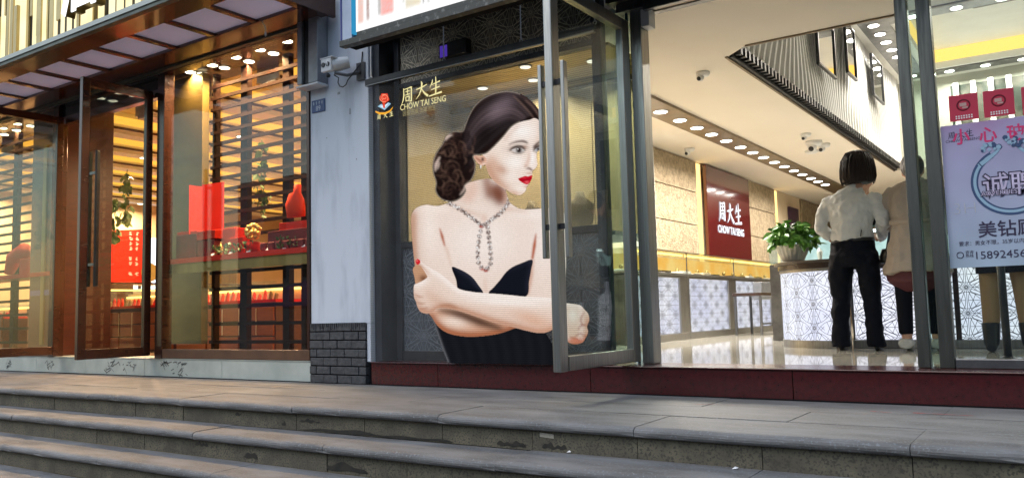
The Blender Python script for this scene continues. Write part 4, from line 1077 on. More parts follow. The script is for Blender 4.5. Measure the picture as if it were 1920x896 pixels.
# potted plant on the rounded counter
pp = thing('potted_plant', 'leafy green pothos in a white ribbed bowl on the rounded counter', 'potted plant', (-1.95, 2.62, .905))
p = onY(1487, 478, 2.62); PXc, PYc = p.x, 2.62
mb = MB(); n = 40
prof = [(.075, .0), (.09, .012), (.115, .06), (.135, .12), (.14, .135), (.125, .137), (.115, .12)]
vs_ = []; 
for r_, h in prof:
    for k in range(n):
        w = 2 * math.pi * k / n; q_ = r_ * (1 + (.035 if k % 2 else -.02) * (1 if h < .13 else 0))
        vs_.append((PXc + q_ * math.cos(w), PYc + q_ * math.sin(w), .905 + h))
m_ = len(prof)
mb.add(vs_, [(i * n + k, i * n + (k + 1) % n, (i + 1) * n + (k + 1) % n, (i + 1) * n + k) for i in range(m_ - 1) for k in range(n)] + [list(range(n))[::-1], list(range((m_ - 1) * n, m_ * n))])
O('bowl', mb, pm('white_ceramic', (.72, .68, .60), .3), pp)
O('soil', MB().lathe([(.001, .11), (.115, .11), (.115, .125), (.001, .13)], (PXc, PYc, .905), 18), CTOP, pp)
lm = MB().add([(0, 0, 0), (.022, .012, .006), (.034, .035, .002), (.026, .062, -.006), (0, .09, -.022), (-.026, .062, -.006), (-.034, .035, .002), (-.022, .012, .006), (0, .04, -.008)],
    [(0, 1, 8), (1, 2, 8), (2, 3, 8), (3, 4, 8), (4, 5, 8), (5, 6, 8), (6, 7, 8), (7, 0, 8)]).mesh('leaf')
lm.materials.append(LEAF)
r = random.Random(12)
for k in range(240):
    az = r.uniform(0, 2 * math.pi); el = r.uniform(-.28, 1.45); rr = r.uniform(.55, 1.05)
    rx, rz_ = .195, .175
    c = Vector((PXc + rx * rr * math.cos(az) * math.cos(el), PYc + rx * rr * math.sin(az) * math.cos(el), 1.075 + rz_ * rr * math.sin(el)))
    o = link('leaf', lm, None, pp, loc=c)
    s_ = r.uniform(.5, 1.2); o.scale = (s_, s_, s_)
    o.rotation_euler = (r.uniform(-1.3, .6), r.uniform(-.9, .9), az - math.pi / 2 + r.uniform(-.9, .9))
mb = MB()
for k in range(22):
    az = k * .9; q_ = Vector((PXc + .17 * math.cos(az), PYc + .17 * math.sin(az), 1.05 + .1 * ((k % 5) / 5)))
    mb.tube([(PXc + .04 * math.cos(az), PYc + .04 * math.sin(az), 1.02), q_], .003, 4)
O('stems', mb, LEAF, pp)

# ---- void above: wavy white slat wall with framed mirrors and a row of dark blocks
UZ = 4.2
vw = thing('slat_wall', 'wall of wavy white upright slats above the ceiling opening', 'slat wall', (AX0, 5, CZ))
BX('backing', (AX0 - .16, AX0 - .06, AY0 - .1, AY1 + 1.4, CZ + .142, UZ + .3), WHITE, vw)
nS = 62; y = AY0 + .28; ns = 18
for i in range(nS):
    yy = y + i * (AY1 + .9 - y) / nS
    mb = MB(); vs_ = []; 
    for k in range(ns + 1):
        z = CZ + .145 + (UZ - CZ - .146) * k / ns
        off = .10 * math.sin(z * 3.1 + yy * 1.15) + .035 * math.sin(z * 6.3 - yy * 2.1)
        for dx, dy in ((-.058, -.034), (-.012 + .022 * math.sin(z * 2.3 + yy * 1.7), -.022), (-.012 + .022 * math.sin(z * 2.3 + yy * 1.7), .022), (-.058, .034)):
            vs_.append((AX0 + dx, yy + dy + off, z))
    f = []
    for k in range(ns):
        a = k * 4; b = a + 4
        f += [(a, a + 1, b + 1, b), (a + 1, a + 2, b + 2, b + 1), (a + 2, a + 3, b + 3, b + 2)]
    mb.add(vs_, f); O('slat', mb, WHITE, vw)
yy = AY0 + .3; i = 0
dm = MB().box(0, .085, 0, .045, 0, .075).mesh('edge_block')
while yy < AY1:
    link('edge_block', dm, BLACKM, vw, loc=(AX0 + .002, yy, CZ + .03)); yy += .105
BX('edge_rail', (AX0 + .002, AX0 + .03, AY0 + .25, AY1, CZ + .001, CZ + .026), BLACKM, vw)
for i, (ya, yb, za, zb) in enumerate(((4.55, 5.35, 3.15, 3.75), (5.98, 6.5, 3.38, 4.05), (7.55, 8.3, 3.42, 4.02))):
    t = thing('framed_mirror', '%s black framed mirror from the entrance on the wavy slats' % ORD[i], 'mirror', (AX0 + .06, ya, za), 'mirrors on the slat wall')
    xm = AX0 + .07
    BX('frame_bar', [(xm, xm + .035, ya, ya + .03, za, zb), (xm, xm + .035, yb - .03, yb, za, zb), (xm, xm + .035, ya + .03, yb - .03, za, za + .03), (xm, xm + .035, ya + .03, yb - .03, zb - .03, zb)], BLACKM, t, .003)
    BX('mirror_glass', (xm + .01, xm + .02, ya + .03, yb - .03, za + .03, zb - .03), pm('mirror', (.75, .76, .76), .04, 1.0) if i == 0 else MATS['mirror'], t)
uc = struct(O('ceiling_upper', MB().box(AX0 - .2, AX1 + .2, AY0 - .3, 7.0, UZ, UZ + .1).box(AX0 - .2, -1.75, 7.0, 11, UZ, UZ + .1).box(-1.75, AX1 + .2, 9.75, 11, UZ, UZ + .1).box(2.6, AX1 + .2, 7.0, 9.75, UZ, UZ + .1)
    .box(-1.8, 2.65, 6.95, 9.8, UZ + .3, UZ + .4), WHITE))
BX('cove_face', [(-1.75, -1.74, 7.0, 9.75, UZ + .1, UZ + .299), (-1.739, 2.6, 9.74, 9.75, UZ + .1, UZ + .299), (-1.739, 2.6, 7.0, 7.01, UZ + .1, UZ + .299)], emit('cove_warm', (1.0, .58, .10), 1.5), uc)
BX('lamp_strip', [(-2.2, -1.85, 6.65, 10.1, UZ - .02, UZ - .002), (-1.849, 2.6, 6.65, 6.95, UZ - .02, UZ - .002), (-1.849, 2.6, 9.8, 10.1, UZ - .02, UZ - .002)], STEELD, uc)
BX('air_vent', [(-.95, -.4, 7.65 + .035 * k, 7.665 + .035 * k, UZ + .27, UZ + .299) for k in range(8)], BRONZST, uc)
k = 0
for (x, yy) in [(-2.03, 6.85 + .43 * j) for j in range(8)] + [(-1.55 + .5 * j, 6.8) for j in range(6)] + [(-1.5 + .5 * j, 9.95) for j in range(6)]:
    side = 'slat wall side' if k < 8 else ('near side' if k < 14 else 'far side'); idx = k if k < 8 else (k - 8 if k < 14 else k - 14)
    downlight(PR_COOL, (x, yy, UZ - .022), '%s lamp on the %s of the upper ceiling ring' % (ORD[idx], side), 'lamps in the upper ceiling', 3 if side.startswith('slat') else 17, (1, .95, .84), .14, 160); k += 1
bw_ = struct(BX('wall_upper', (AX0 - .1, AX1 + .2, AY1 + .95, AY1 + 1.1, CZ + .141, UZ), pm('grey_green_wall', (.42, .42, .36), .7)))
struct(BX('wall_upper_side', [(AX1 + .1, AX1 + .2, AY0, AY1 + .9, CZ + .141, UZ), (AX0, AX1 + .2, AY0 - .2, AY0 - .1, CZ + .141, UZ)], WHITE))
gr = thing('upper_balustrade', 'white upright bars in front of a dark gap on the upper back wall', 'balustrade', (-.8, AY1 + .8, 3))
pa, pb = onY(1780, 160, 10.2), onY(1790, 265, 10.2)
BX('dark_gap', (pa.x, AX1, 10.3, 10.34, pb.z - .1, pa.z), pm('dim_gap', (.10, .095, .075), .6, col2=(.02, .03, .02), scale=2.4, lo=.45, hi=.55), gr)
for k in range(18):
    xx = pa.x + .05 + k * .245
    BX('bar', (xx, xx + .075, 10.2, 10.26, pb.z - .25, pa.z + .02), WHITE, gr, .004)
# ceiling cameras and detectors
def dome_cam(label, loc, s=1.0, dx=-.02):
    t = thing('ceiling_camera', label, 'camera', loc, 'cameras on the shop ceiling')
    O('mount', MB().lathe([(.06 * s, 0), (.062 * s, -.015 * s), (.05 * s, -.035 * s), (.03 * s, -.04 * s)], loc, 18), PLASTIC, t, smooth=True)
    O('eyeball', MB().ball((loc[0] + dx * s, loc[1] - .02 * s, loc[2] - .05 * s), .034 * s), PLASTIC, t, smooth=True)
    O('lens', MB().ball((loc[0] + dx * 1.2 * s, loc[1] - .042 * s, loc[2] - .062 * s), .02 * s), DKPL, t, smooth=True)
p = onZ(1318, 136, CZ); dome_cam('dome camera alone on the cream ceiling near the entrance', (p.x, p.y, CZ), 1.0)
p = onZ(1526, 265, CZ); dome_cam('black dome camera in the middle of the ceiling cluster', (p.x, p.y, CZ), 1.7, -.01)
p = onZ(1545, 270, CZ); dome_cam('white bullet camera at the right of the ceiling cluster', (p.x, p.y, CZ), 1.3)
p = onZ(1511, 251, CZ); dome_cam('small white sensor at the back of the ceiling cluster', (p.x, p.y, CZ), 1.0)
p = onZ(1307, 288, CZ); dome_cam('dome camera above the red wall sign', (-4.1, p.y - .4, CZ), 1.1)
p = onZ(1533, 289, CZ)
tag(O('smoke_detector', MB().lathe([(.09, 0), (.09, -.02), (.06, -.035), (.001, -.036)], (p.x, p.y - .3, CZ), 18), PLASTIC, None, 0, True), 'flat white smoke detector in front of the camera cluster', 'detector')
# ================================================================== TRANSPARENT LED SCREEN with the pictured woman
SCY = -.05
def cr(pts, n=8, closed=True):          # smooth closed outline
    P = [np.array(p, float) for p in pts]; m = len(P); out = []
    for i in range(m if closed else m - 1):
        if closed: p0, p1, p2, p3 = P[i - 1], P[i], P[(i + 1) % m], P[(i + 2) % m]
        else: p0, p1, p2, p3 = P[max(i - 1, 0)], P[i], P[i + 1], P[min(i + 2, m - 1)]
        for k in range(n):
            t = k / n
            out.append(.5 * ((2 * p1) + (-p0 + p2) * t + (2 * p0 - 5 * p1 + 4 * p2 - p3) * t * t + (-p0 + 3 * p1 - 3 * p2 + p3) * t ** 3))
    if not closed: out.append(P[-1])
    return np.array(out)
AX_, AY_, AW_, AH_ = 690, 40, 455, 648      # artwork sheet, in photograph pixels
SS = 3
def mask(poly, blur=0.0):
    poly = np.asarray(poly, float); H_, W_ = AH_ * SS, AW_ * SS
    x0 = max(int((poly[:, 0].min() - AX_) * SS) - 2, 0); x1 = min(int((poly[:, 0].max() - AX_) * SS) + 3, W_)
    y0 = max(int((poly[:, 1].min() - AY_) * SS) - 2, 0); y1 = min(int((poly[:, 1].max() - AY_) * SS) + 3, H_)
    m = np.zeros((H_, W_), np.float32)
    if x1 <= x0 or y1 <= y0: return m.reshape(AH_, SS, AW_, SS).mean((1, 3))
    px_ = (np.arange(x0, x1) + .5) / SS + AX_; 
    sub = np.zeros((y1 - y0, x1 - x0), bool)
    a = poly; b = np.roll(poly, -1, 0)
    for j in range(y0, y1):
        yy = (j + .5) / SS + AY_
        c = (a[:, 1] > yy) != (b[:, 1] > yy)
        if not c.any(): continue
        xi = a[c, 0] + (yy - a[c, 1]) / (b[c, 1] - a[c, 1]) * (b[c, 0] - a[c, 0])
        sub[j - y0] = (np.searchsorted(np.sort(xi), px_) % 2) == 1
    m[y0:y1, x0:x1] = sub
    m = m.reshape(AH_, SS, AW_, SS).mean((1, 3))
    return gblur(m, blur) if blur else m
def gblur(m, s):
    r = max(1, int(round(s * 1.0)))
    for ax in (0, 1):
        for _ in range(3):
            p = np.pad(m, [(r + 1, r) if a == ax else (0, 0) for a in (0, 1)], mode='edge').cumsum(ax)
            sl = [slice(None)] * 2; sh = [slice(None)] * 2
            sl[ax] = slice(2 * r + 1, None); sh[ax] = slice(0, -(2 * r + 1))
            m = (p[tuple(sl)] - p[tuple(sh)]) / (2 * r + 1)
    return m
GX, GYp = np.meshgrid(np.arange(AW_) + .5 + AX_, np.arange(AH_) + .5 + AY_)
art = np.zeros((AH_, AW_, 3), np.float32); alp = np.zeros((AH_, AW_), np.float32)
def lin(c): 
    c = np.array(c, float) / 255; return np.where(c <= .04045, c / 12.92, ((c + .055) / 1.055) ** 2.4)
def put(m, c, a=True):
    global art, alp
    c = lin(c) if not isinstance(c, np.ndarray) else c
    art = art * (1 - m[..., None]) + c * m[..., None]
    if a: alp = np.maximum(alp, m)
def stroke(pts, w, c, blur=0.0, amt=1.0, clip=None):
    P = cr(pts, 8, False); n = len(P); w = np.interp(np.linspace(0, 1, n), np.linspace(0, 1, len(w)), w) if hasattr(w, '__len__') else np.full(n, w)
    d = np.gradient(P, axis=0); l = np.hypot(d[:, 0], d[:, 1]) + 1e-6; N_ = np.stack([-d[:, 1] / l, d[:, 0] / l], 1)
    m = mask(np.concatenate([P + N_ * w[:, None] / 2, (P - N_ * w[:, None] / 2)[::-1]]), blur) * amt
    if clip is not None: m = m * clip
    put(m, c, False); return m
def glow(cx_, cy_, rx, ry, c, amt, clip, ang=0.0):
    ca_, sa_ = math.cos(ang), math.sin(ang); u = ((GX - cx_) * ca_ + (GYp - cy_) * sa_) / rx; v = (-(GX - cx_) * sa_ + (GYp - cy_) * ca_) / ry
    put((np.exp(-(u * u + v * v)) * amt * clip).astype(np.float32), c, False)
SK, SKL, SKD, SKO = (233, 212, 200), (244, 232, 223), (150, 98, 74), (196, 142, 112)
def relief(m, s, lx, ly, k, light=(248, 238, 230), dark=(168, 112, 82), amt=.9):
    h = gblur(m, s); gy, gx = np.gradient(h); q = -(gx * lx + gy * ly) * s * k
    put((np.clip(q, 0, 1) * m * amt).astype(np.float32), light, False); put((np.clip(-q, 0, 1) * m * amt).astype(np.float32), dark, False)
# dress behind the arms
dress = mask(cr([(803, 584), (812, 602), (819, 622), (830, 654), (840, 680), (842, 690), (1046, 690), (1044, 679), (1038, 652), (1024, 626), (1000, 600), (900, 590)], 6))
put(dress, (20, 22, 27))
for k in range(9): stroke([(820 + 24 * k, 622), (834 + 23 * k, 655), (842 + 22 * k, 688)], 8, (36, 38, 45), 4, .4, dress)
put(np.clip(gblur(dress, 2) * 4 * (1 - gblur(dress, 2)), 0, 1) * (GX < 850) * .5, (130, 132, 138), False)
# shoulders and torso
torso = mask(cr([(870, 346), (868, 358), (860, 370), (844, 379), (821, 386), (800, 384), (786, 387), (776, 394), (771, 408), (772, 440), (775, 475), (779, 510), (782, 540), (800, 575), (860, 590), (990, 600), (1040, 600), (1058, 570), (1061, 520), (1062, 470), (1063, 430), (1062, 408), (1054, 396), (1035, 390), (1000, 392), (978, 392), (964, 386), (955, 378), (951, 366), (948, 356), (945, 348), (915, 335)], 6))
put(torso, SK)
relief(torso, 5, .8, -.3, 3.0, amt=.6); relief(torso, 16, .7, -.4, 1.6, amt=.45)
glow(905, 450, 75, 60, (246, 235, 228), .85, torso); glow(1020, 450, 26, 70, (245, 233, 226), .75, torso); glow(806, 430, 16, 50, (246, 233, 224), .75, torso); glow(815, 392, 30, 10, (246, 232, 222), .6, torso); glow(1000, 402, 40, 10, (246, 234, 226), .7, torso)
stroke([(776, 400), (775, 450), (780, 520)], 9, (190, 136, 100), 4, .75, torso)
# neck: lit strip under the ear, deep shade below the jaw
stroke([(886, 335), (886, 355), (872, 378)], [10, 22, 18], (226, 190, 172), 5, .8, torso)
stroke([(908, 322), (914, 345), (918, 372)], [10, 18, 14], (140, 88, 64), 5, .8, torso); stroke([(925, 346), (934, 362), (940, 384)], [22, 30, 8], (134, 76, 52), 5, .9, torso)
glow(936, 366, 18, 16, (112, 62, 44), .7, torso, .5); stroke([(946, 356), (949, 372), (946, 386)], [4, 7, 3], (206, 150, 122), 3, .6, torso)
stroke([(846, 384), (878, 397), (904, 404)], [3, 6, 3], (206, 160, 136), 3, .6, torso); stroke([(930, 402), (956, 392), (990, 399)], [3, 6, 3], (210, 164, 140), 3, .55, torso)
glow(908, 410, 7, 10, (214, 172, 150), .5, torso)
stroke([(824, 427), (829, 443), (834, 462)], [1, 5, 2], (176, 92, 58), .8, 1, torso); stroke([(836, 462), (847, 500)], [4, 2], (206, 158, 132), 2, .6, torso)
stroke([(1005, 437), (1002, 460), (998, 486)], [1, 6, 4], (178, 92, 60), .8, 1, torso); stroke([(998, 486), (995, 520), (989, 552)], [5, 7, 5], (196, 140, 112), 2, .75, torso)
for cup in ([(847, 501), (860, 504), (874, 511), (886, 520), (896, 533), (906, 549), (890, 548), (861, 545), (855, 524)], [(917, 550), (926, 538), (938, 524), (948, 511), (960, 501), (978, 493), (998, 487), (996, 505), (992, 528), (987, 555), (950, 554)]):
    m_ = mask(cr(cup, 5)); put(m_, (20, 22, 32)); relief(m_, 4, .5, -.6, 3, (52, 55, 70), (8, 8, 12), .6)
stroke([(909, 520), (911, 548)], [2, 5], (214, 176, 156), 2, .6, torso)
# lower forearm, then the crossing forearm with the hand on the left
low = mask(cr([(805, 583), (811, 596), (822, 612), (840, 624), (868, 630), (900, 630), (935, 625), (965, 615), (990, 606), (960, 590), (880, 575), (830, 570)], 6))
put(low, (206, 156, 128)); glow(852, 603, 30, 12, (240, 220, 206), .9, low, .15); relief(low, 5, .2, -.9, 4, (236, 212, 196), (150, 84, 54), .8)
stroke([(820, 580), (860, 588), (900, 603), (942, 617)], [4, 14, 16, 8], (62, 38, 28), 4, .95, low); stroke([(815, 603), (838, 622), (880, 629), (940, 624)], 7, (184, 112, 74), 3, .7, low)
upper = mask(cr([(774, 503), (786, 496), (799, 514), (800, 522), (781, 534), (777, 520)], 4)); put(upper, (196, 150, 118)); glow(794, 522, 8, 7, (120, 78, 54), .9, upper)
fore = mask(cr([(776, 535), (783, 531), (793, 526), (801, 520), (802, 514), (794, 503), (782, 494), (779, 488), (784, 485), (794, 494), (808, 503), (826, 513), (846, 530), (862, 542), (885, 547), (905, 549), (945, 552), (985, 556), (1015, 557), (1045, 560), (1060, 570), (1058, 590), (1048, 606), (1032, 620), (1012, 624), (985, 619), (955, 611), (925, 604), (895, 594), (862, 583), (838, 578), (820, 578), (812, 584), (800, 588), (788, 584), (782, 574), (780, 566), (776, 556)], 5))
put(fore, (231, 208, 194)); relief(fore, 5, .15, -.95, 4.2, (248, 238, 232), (184, 128, 98), .7); relief(fore, 12, .1, -.9, 1.6, (248, 240, 234), (196, 142, 112), .5)
glow(950, 566, 70, 8, (248, 240, 234), .8, fore, .08); glow(1000, 600, 40, 14, (214, 160, 128), .6, fore, .35)
stroke([(798, 545), (815, 560), (835, 572)], [8, 14, 8], (206, 160, 134), 6, .6, fore); stroke([(824, 573), (842, 572), (858, 578)], [3, 7, 3], (168, 112, 82), 2, .75, fore)
for q in ([(777, 551), (786, 556), (794, 556)], [(781, 566), (790, 569), (798, 568)], [(787, 579), (796, 578), (803, 576)]): stroke(q, [1, 2.4, 1], (166, 108, 80), .8, .85, fore)
stroke([(784, 494), (793, 505), (800, 518)], [1, 3, 2], (178, 124, 96), 1.2, .8, fore)
nail = mask(cr([(779, 489), (783, 485), (788, 489), (787, 494), (782, 496)], 4)); put(nail, (208, 24, 40)); glow(782, 489, 2, 2, (246, 120, 120), .8, nail)
stroke([(1046, 590), (1052, 575), (1060, 560)], 8, SKO, 4, .6, fore)
# fist on the right
fist = mask(cr([(1058, 570), (1072, 569), (1088, 572), (1096, 580), (1103, 588), (1105, 600), (1101, 612), (1103, 622), (1098, 634), (1092, 642), (1080, 645), (1068, 643), (1061, 634), (1058, 615), (1056, 590)], 5))
put(fist, (226, 194, 176)); relief(fist, 4, -.3, -.8, 4, (246, 230, 220), (190, 112, 80), .85); glow(1074, 590, 12, 16, SKL, .8, fist)
for q in ([(1096, 584), (1089, 598), (1093, 612)], [(1102, 611), (1091, 609), (1083, 619)], [(1099, 632), (1089, 625), (1078, 630)], [(1089, 642), (1079, 634), (1068, 632)]): stroke(q, [1, 2.8, 1.4], (150, 84, 60), .9, .9, fist)
glow(1078, 638, 14, 6, (216, 104, 70), .7, fist)
# face
face = mask(cr([(905, 290), (923, 277), (944, 256), (960, 236), (976, 226), (996, 220), (1010, 224), (1014, 236), (1014, 252), (1015, 264), (1018, 272), (1012, 281), (1007, 287), (1007, 300), (1008, 308), (1005, 315), (999, 320), (998, 325), (998, 330), (996, 337), (992, 344), (988, 351), (985, 359), (975, 366), (961, 363), (949, 356), (932, 345), (918, 330), (911, 312)], 6))
put(face, (240, 222, 210))
stroke([(912, 302), (920, 326), (936, 345), (956, 360)], [16, 20, 16, 8], (190, 130, 92), 6, .85, face); stroke([(918, 290), (930, 312), (944, 326)], [8, 18, 10], (206, 156, 126), 6, .7, face)
glow(942, 318, 12, 8, (186, 136, 110), .55, face, .5); glow(965, 362, 14, 5, (206, 150, 116), .6, face)
glow(978, 246, 26, 16, (250, 243, 238), .95, face); glow(966, 304, 17, 13, (250, 242, 236), .95, face); glow(998, 296, 5, 16, (251, 244, 240), .9, face); glow(976, 354, 9, 7, (247, 234, 224), .85, face); glow(960, 330, 10, 10, (246, 234, 226), .6, face)
stroke([(1013, 230), (1012, 252), (1008, 270)], 5, (214, 174, 150), 3, .6, face); stroke([(946, 262), (960, 246), (974, 234)], 5, (206, 164, 142), 3, .6, face)
stroke([(992, 284), (992, 298), (986, 310)], [2, 4, 5], (212, 168, 146), 2, .75, face)
stroke([(983, 315), (985, 311), (990, 311)], [1, 2, 1], (176, 120, 96), .8, .9, face); stroke([(986, 317), (991, 315.5), (996, 318), (999, 321)], [1, 3, 3.4, 1.4], (92, 44, 34), .7, 1, face); glow(993, 325, 7, 2.4, (200, 148, 124), .6, face)
glow(990, 350, 8, 2.4, (196, 140, 114), .7, face)
# brows, smoky lids and eyes
stroke([(953, 272), (962, 268), (972, 265.5), (983, 265.5), (990, 269)], [1, 2.4, 3.6, 4.4, 2.4], (66, 42, 34), .7, .95, face)
stroke([(1000, 277), (1006, 271), (1012, 266), (1017, 263)], [3, 4.4, 3.4, 1.6], (58, 36, 30), .8, .95, face)
glow(969, 279, 15, 6, (110, 72, 58), .8, face, -.08); glow(1008, 278, 8, 6, (96, 62, 52), .85, face); glow(984, 276, 6, 4, (150, 104, 84), .6, face)
eye1 = mask(cr([(959, 282), (965, 278), (973, 276.5), (980, 279), (984, 283), (978, 286.5), (968, 286.5)], 4)); put(eye1, (222, 214, 210)); glow(973, 281.5, 5.6, 6, (46, 26, 22), 1, eye1); glow(973, 281.5, 4, 5, (30, 17, 16), 1, eye1); glow(971, 279.8, 1.1, 1.1, (240, 236, 234), 1, eye1)
stroke([(955, 283), (961, 278), (969, 275), (977, 275), (982, 278), (985, 283)], [1.6, 3.4, 4.2, 4, 3, 1.2], (20, 12, 12), .6, 1, face); stroke([(960, 285), (967, 287.8), (977, 287.6), (984, 284)], [1, 2, 2, 1], (56, 34, 30), .7, .9, face)
eye2 = mask(cr([(1002, 283), (1006, 278), (1013, 275.5), (1018, 275), (1014, 280), (1008, 284)], 4)); put(eye2, (216, 214, 218)); glow(1009, 279.8, 3.6, 4.4, (36, 22, 20), 1, eye2)
stroke([(1000, 284), (1004, 277), (1011, 273.5), (1019, 272.5)], [1.6, 3.4, 3.4, 1.6], (20, 12, 12), .6, 1, None); stroke([(1003, 285), (1009, 286), (1015, 281.5)], [1, 1.8, 1], (60, 38, 34), .6, .9, face)
lips = mask(cr([(971.5, 336), (978, 332.5), (985, 330), (990, 331), (997, 328.5), (998, 332), (996, 338), (993, 343), (988, 346), (980, 343)], 4)); put(lips, (200, 14, 38)); stroke([(972, 336), (982, 338), (989, 337), (997, 335)], [1, 2, 2, 1.2], (104, 4, 16), .5, .95, lips); glow(988, 341.5, 4, 2, (246, 110, 116), .85, lips); glow(983, 333.5, 4, 1.4, (226, 60, 76), .6, lips)
# ear
ear = mask(cr([(888, 294), (892, 291), (900, 292), (906, 292), (912, 298), (911, 306), (906, 311), (899, 309), (892, 302)], 4)); put(ear, (226, 180, 156)); stroke([(891, 295), (898, 300), (904, 306)], [2, 4, 2], (150, 84, 60), 1, .85, ear); glow(905, 299, 3, 4, (60, 28, 20), .9, ear); glow(908, 308, 4, 3, (244, 214, 198), .8, ear)
put(mask(cr([(900, 310), (903, 310), (902.5, 316), (900.5, 316)], 3)), (240, 236, 230))
# hair
hair = mask(cr([(1018, 250), (1019, 236), (1015, 216), (1005, 199), (988, 183), (970, 174), (950, 171), (926, 175), (906, 184), (890, 198), (879, 216), (871, 236), (866, 246), (850, 246), (836, 256), (829, 270), (818, 286), (811, 306), (812, 326), (817, 342), (816, 358), (826, 373), (846, 379), (864, 372), (874, 358), (872, 348), (884, 338), (891, 322), (892, 306), (888, 293), (900, 291), (912, 288), (925, 277), (944, 257), (960, 238), (976, 229), (993, 225), (1002, 222), (1010, 226), (1015, 238), (1016, 249)], 6))
put(hair, (34, 23, 22)); relief(hair, 8, .3, -.7, 3, (74, 58, 58), (14, 9, 9), .7)
rr_ = random.Random(21)
def fr_(a, b, f): return np.array(a) * (1 - f) + np.array(b) * f
for k in range(150):            # combed strands: from the parting over the crown and back to the bun
    f = rr_.random() ** .9
    a = fr_((1001, 212), (960, 236), f); b = fr_((965, 178), (944, 244), f); c = fr_((915, 184), (918, 268), f); d = fr_((884, 214), (896, 286), f); e = fr_((866, 250), (872, 322), f)
    hl = math.exp(-((f - .42) / .24) ** 2)
    base = rr_.choice((20, 26, 34, 48, 60)); v_ = base + hl * rr_.uniform(10, 70)
    st_ = [p + np.array((rr_.uniform(-2.5, 2.5), rr_.uniform(-2.5, 2.5))) for p in (a, b, c)] + ([d, e] if rr_.random() < .6 else [])
    stroke(st_, [.6, 1.8, 1.8, .8], (v_ * 1.05, v_ * .88, v_ * .92), .5, .6, hair)
glow(932, 206, 24, 13, (140, 122, 130), .5, hair, -.75); glow(950, 196, 14, 22, (118, 102, 110), .4, hair, .5); glow(905, 250, 26, 18, (16, 10, 10), .6, hair, -.5)
for q in ([(1001, 222), (990, 208), (975, 192), (962, 180)], [(1017, 246), (1012, 222), (1000, 202), (985, 188)]): stroke(q, [1, 1.6, 1], (150, 120, 108), .6, .75, hair)
bun = hair * (GX < 880) * (GYp > 246)
put(gblur(bun, 2) * hair * .55, (22, 14, 13), False)
for k in range(170):             # curls of the bun
    cx_, cy_ = rr_.uniform(818, 880), rr_.uniform(252, 374); r_ = rr_.uniform(5, 18); a0 = rr_.uniform(0, 6.28); da = rr_.uniform(1.0, 3.2)
    pts_ = [(cx_ + r_ * math.cos(a0 + da * t), cy_ + r_ * 1.2 * math.sin(a0 + da * t)) for t in (0, .33, .66, 1)]
    stroke(pts_, [.5, 1.5, 1.4, .5], rr_.choice(((84, 60, 52), (18, 11, 11), (128, 98, 84), (26, 17, 16), (12, 8, 8), (58, 40, 35))), .6, .8, hair)
for cx_, cy_, r_ in ((846, 356, 17), (848, 316, 14), (842, 284, 15)):    # three large rolls
    for j in range(3): stroke([(cx_ + (r_ - 4 * j) * math.cos(t), cy_ + (r_ - 4 * j) * math.sin(t)) for t in (2.6, 3.6, 4.6, 5.6, 6.4)], [.6, 1.4, 1.6, .6], ((120, 92, 80), (20, 12, 12), (84, 62, 56))[j], .8, .5, hair)
for q, w_ in (([(835, 264), (839, 257), (848, 253)], 6), ([(816, 322), (818, 308), (825, 294)], 6), ([(820, 318), (824, 304)], 3), ([(862, 366), (870, 356), (872, 348)], 3)): stroke(q, [1, w_, 1.5], (214, 190, 178), .8, .9, hair)
hb_ = gblur(hair, 1.0); rim = np.clip(hb_ * 4 * (1 - hb_), 0, 1) * (GX < 975) * hair
put((rim * .55).astype(np.float32), (196, 182, 166), False)
# film grain over the skin and hair
gn = np.random.default_rng(5).normal(0, 1, (AH_, AW_)); art = np.clip(art * (1 + .045 * gn[..., None]), 0, 1).astype(np.float32)
# necklace: chain of flower-like stones and a looped pendant
def beads(pts, n, s):
    P = cr(pts, 12, False); d = np.r_[0, np.cumsum(np.hypot(*np.diff(P, axis=0).T))]
    for k in range(n):
        t = d[-1] * k / (n - 1); x_, y_ = np.interp(t, d, P[:, 0]), np.interp(t, d, P[:, 1])
        m_ = np.exp(-(((GX - x_) ** 2 + (GYp - y_) ** 2) / (s * s)) ** 3).astype(np.float32); put(m_ * .9, (150, 132, 126), False)
        for j in range(6):
            a_ = rr_.uniform(0, 6.28); q_ = rr_.uniform(.3, .9) * s; w_ = rr_.uniform(.8, 1.5)
            put(np.exp(-(((GX - x_ - q_ * math.cos(a_)) ** 2 + (GYp - y_ - q_ * math.sin(a_)) ** 2) / (w_ * w_))).astype(np.float32), rr_.choice(((54, 38, 36), (255, 253, 250), (250, 248, 246), (90, 66, 60), (210, 204, 202))), False)
beads([(838, 380), (856, 388), (876, 402), (892, 414), (904, 423)], 11, 4.2); beads([(956, 366), (953, 380), (940, 398), (924, 410), (910, 421)], 11, 4.4)
beads([(903, 424), (899, 445), (896, 468), (897, 490), (904, 503), (911, 506)], 10, 4.4); beads([(914, 426), (917, 450), (920, 475), (920, 492), (914, 503)], 9, 4.6)
for q in ((911, 508), (902, 425), (904, 505)): glow(q[0], q[1], 4, 2, (180, 60, 36), .8, torso)
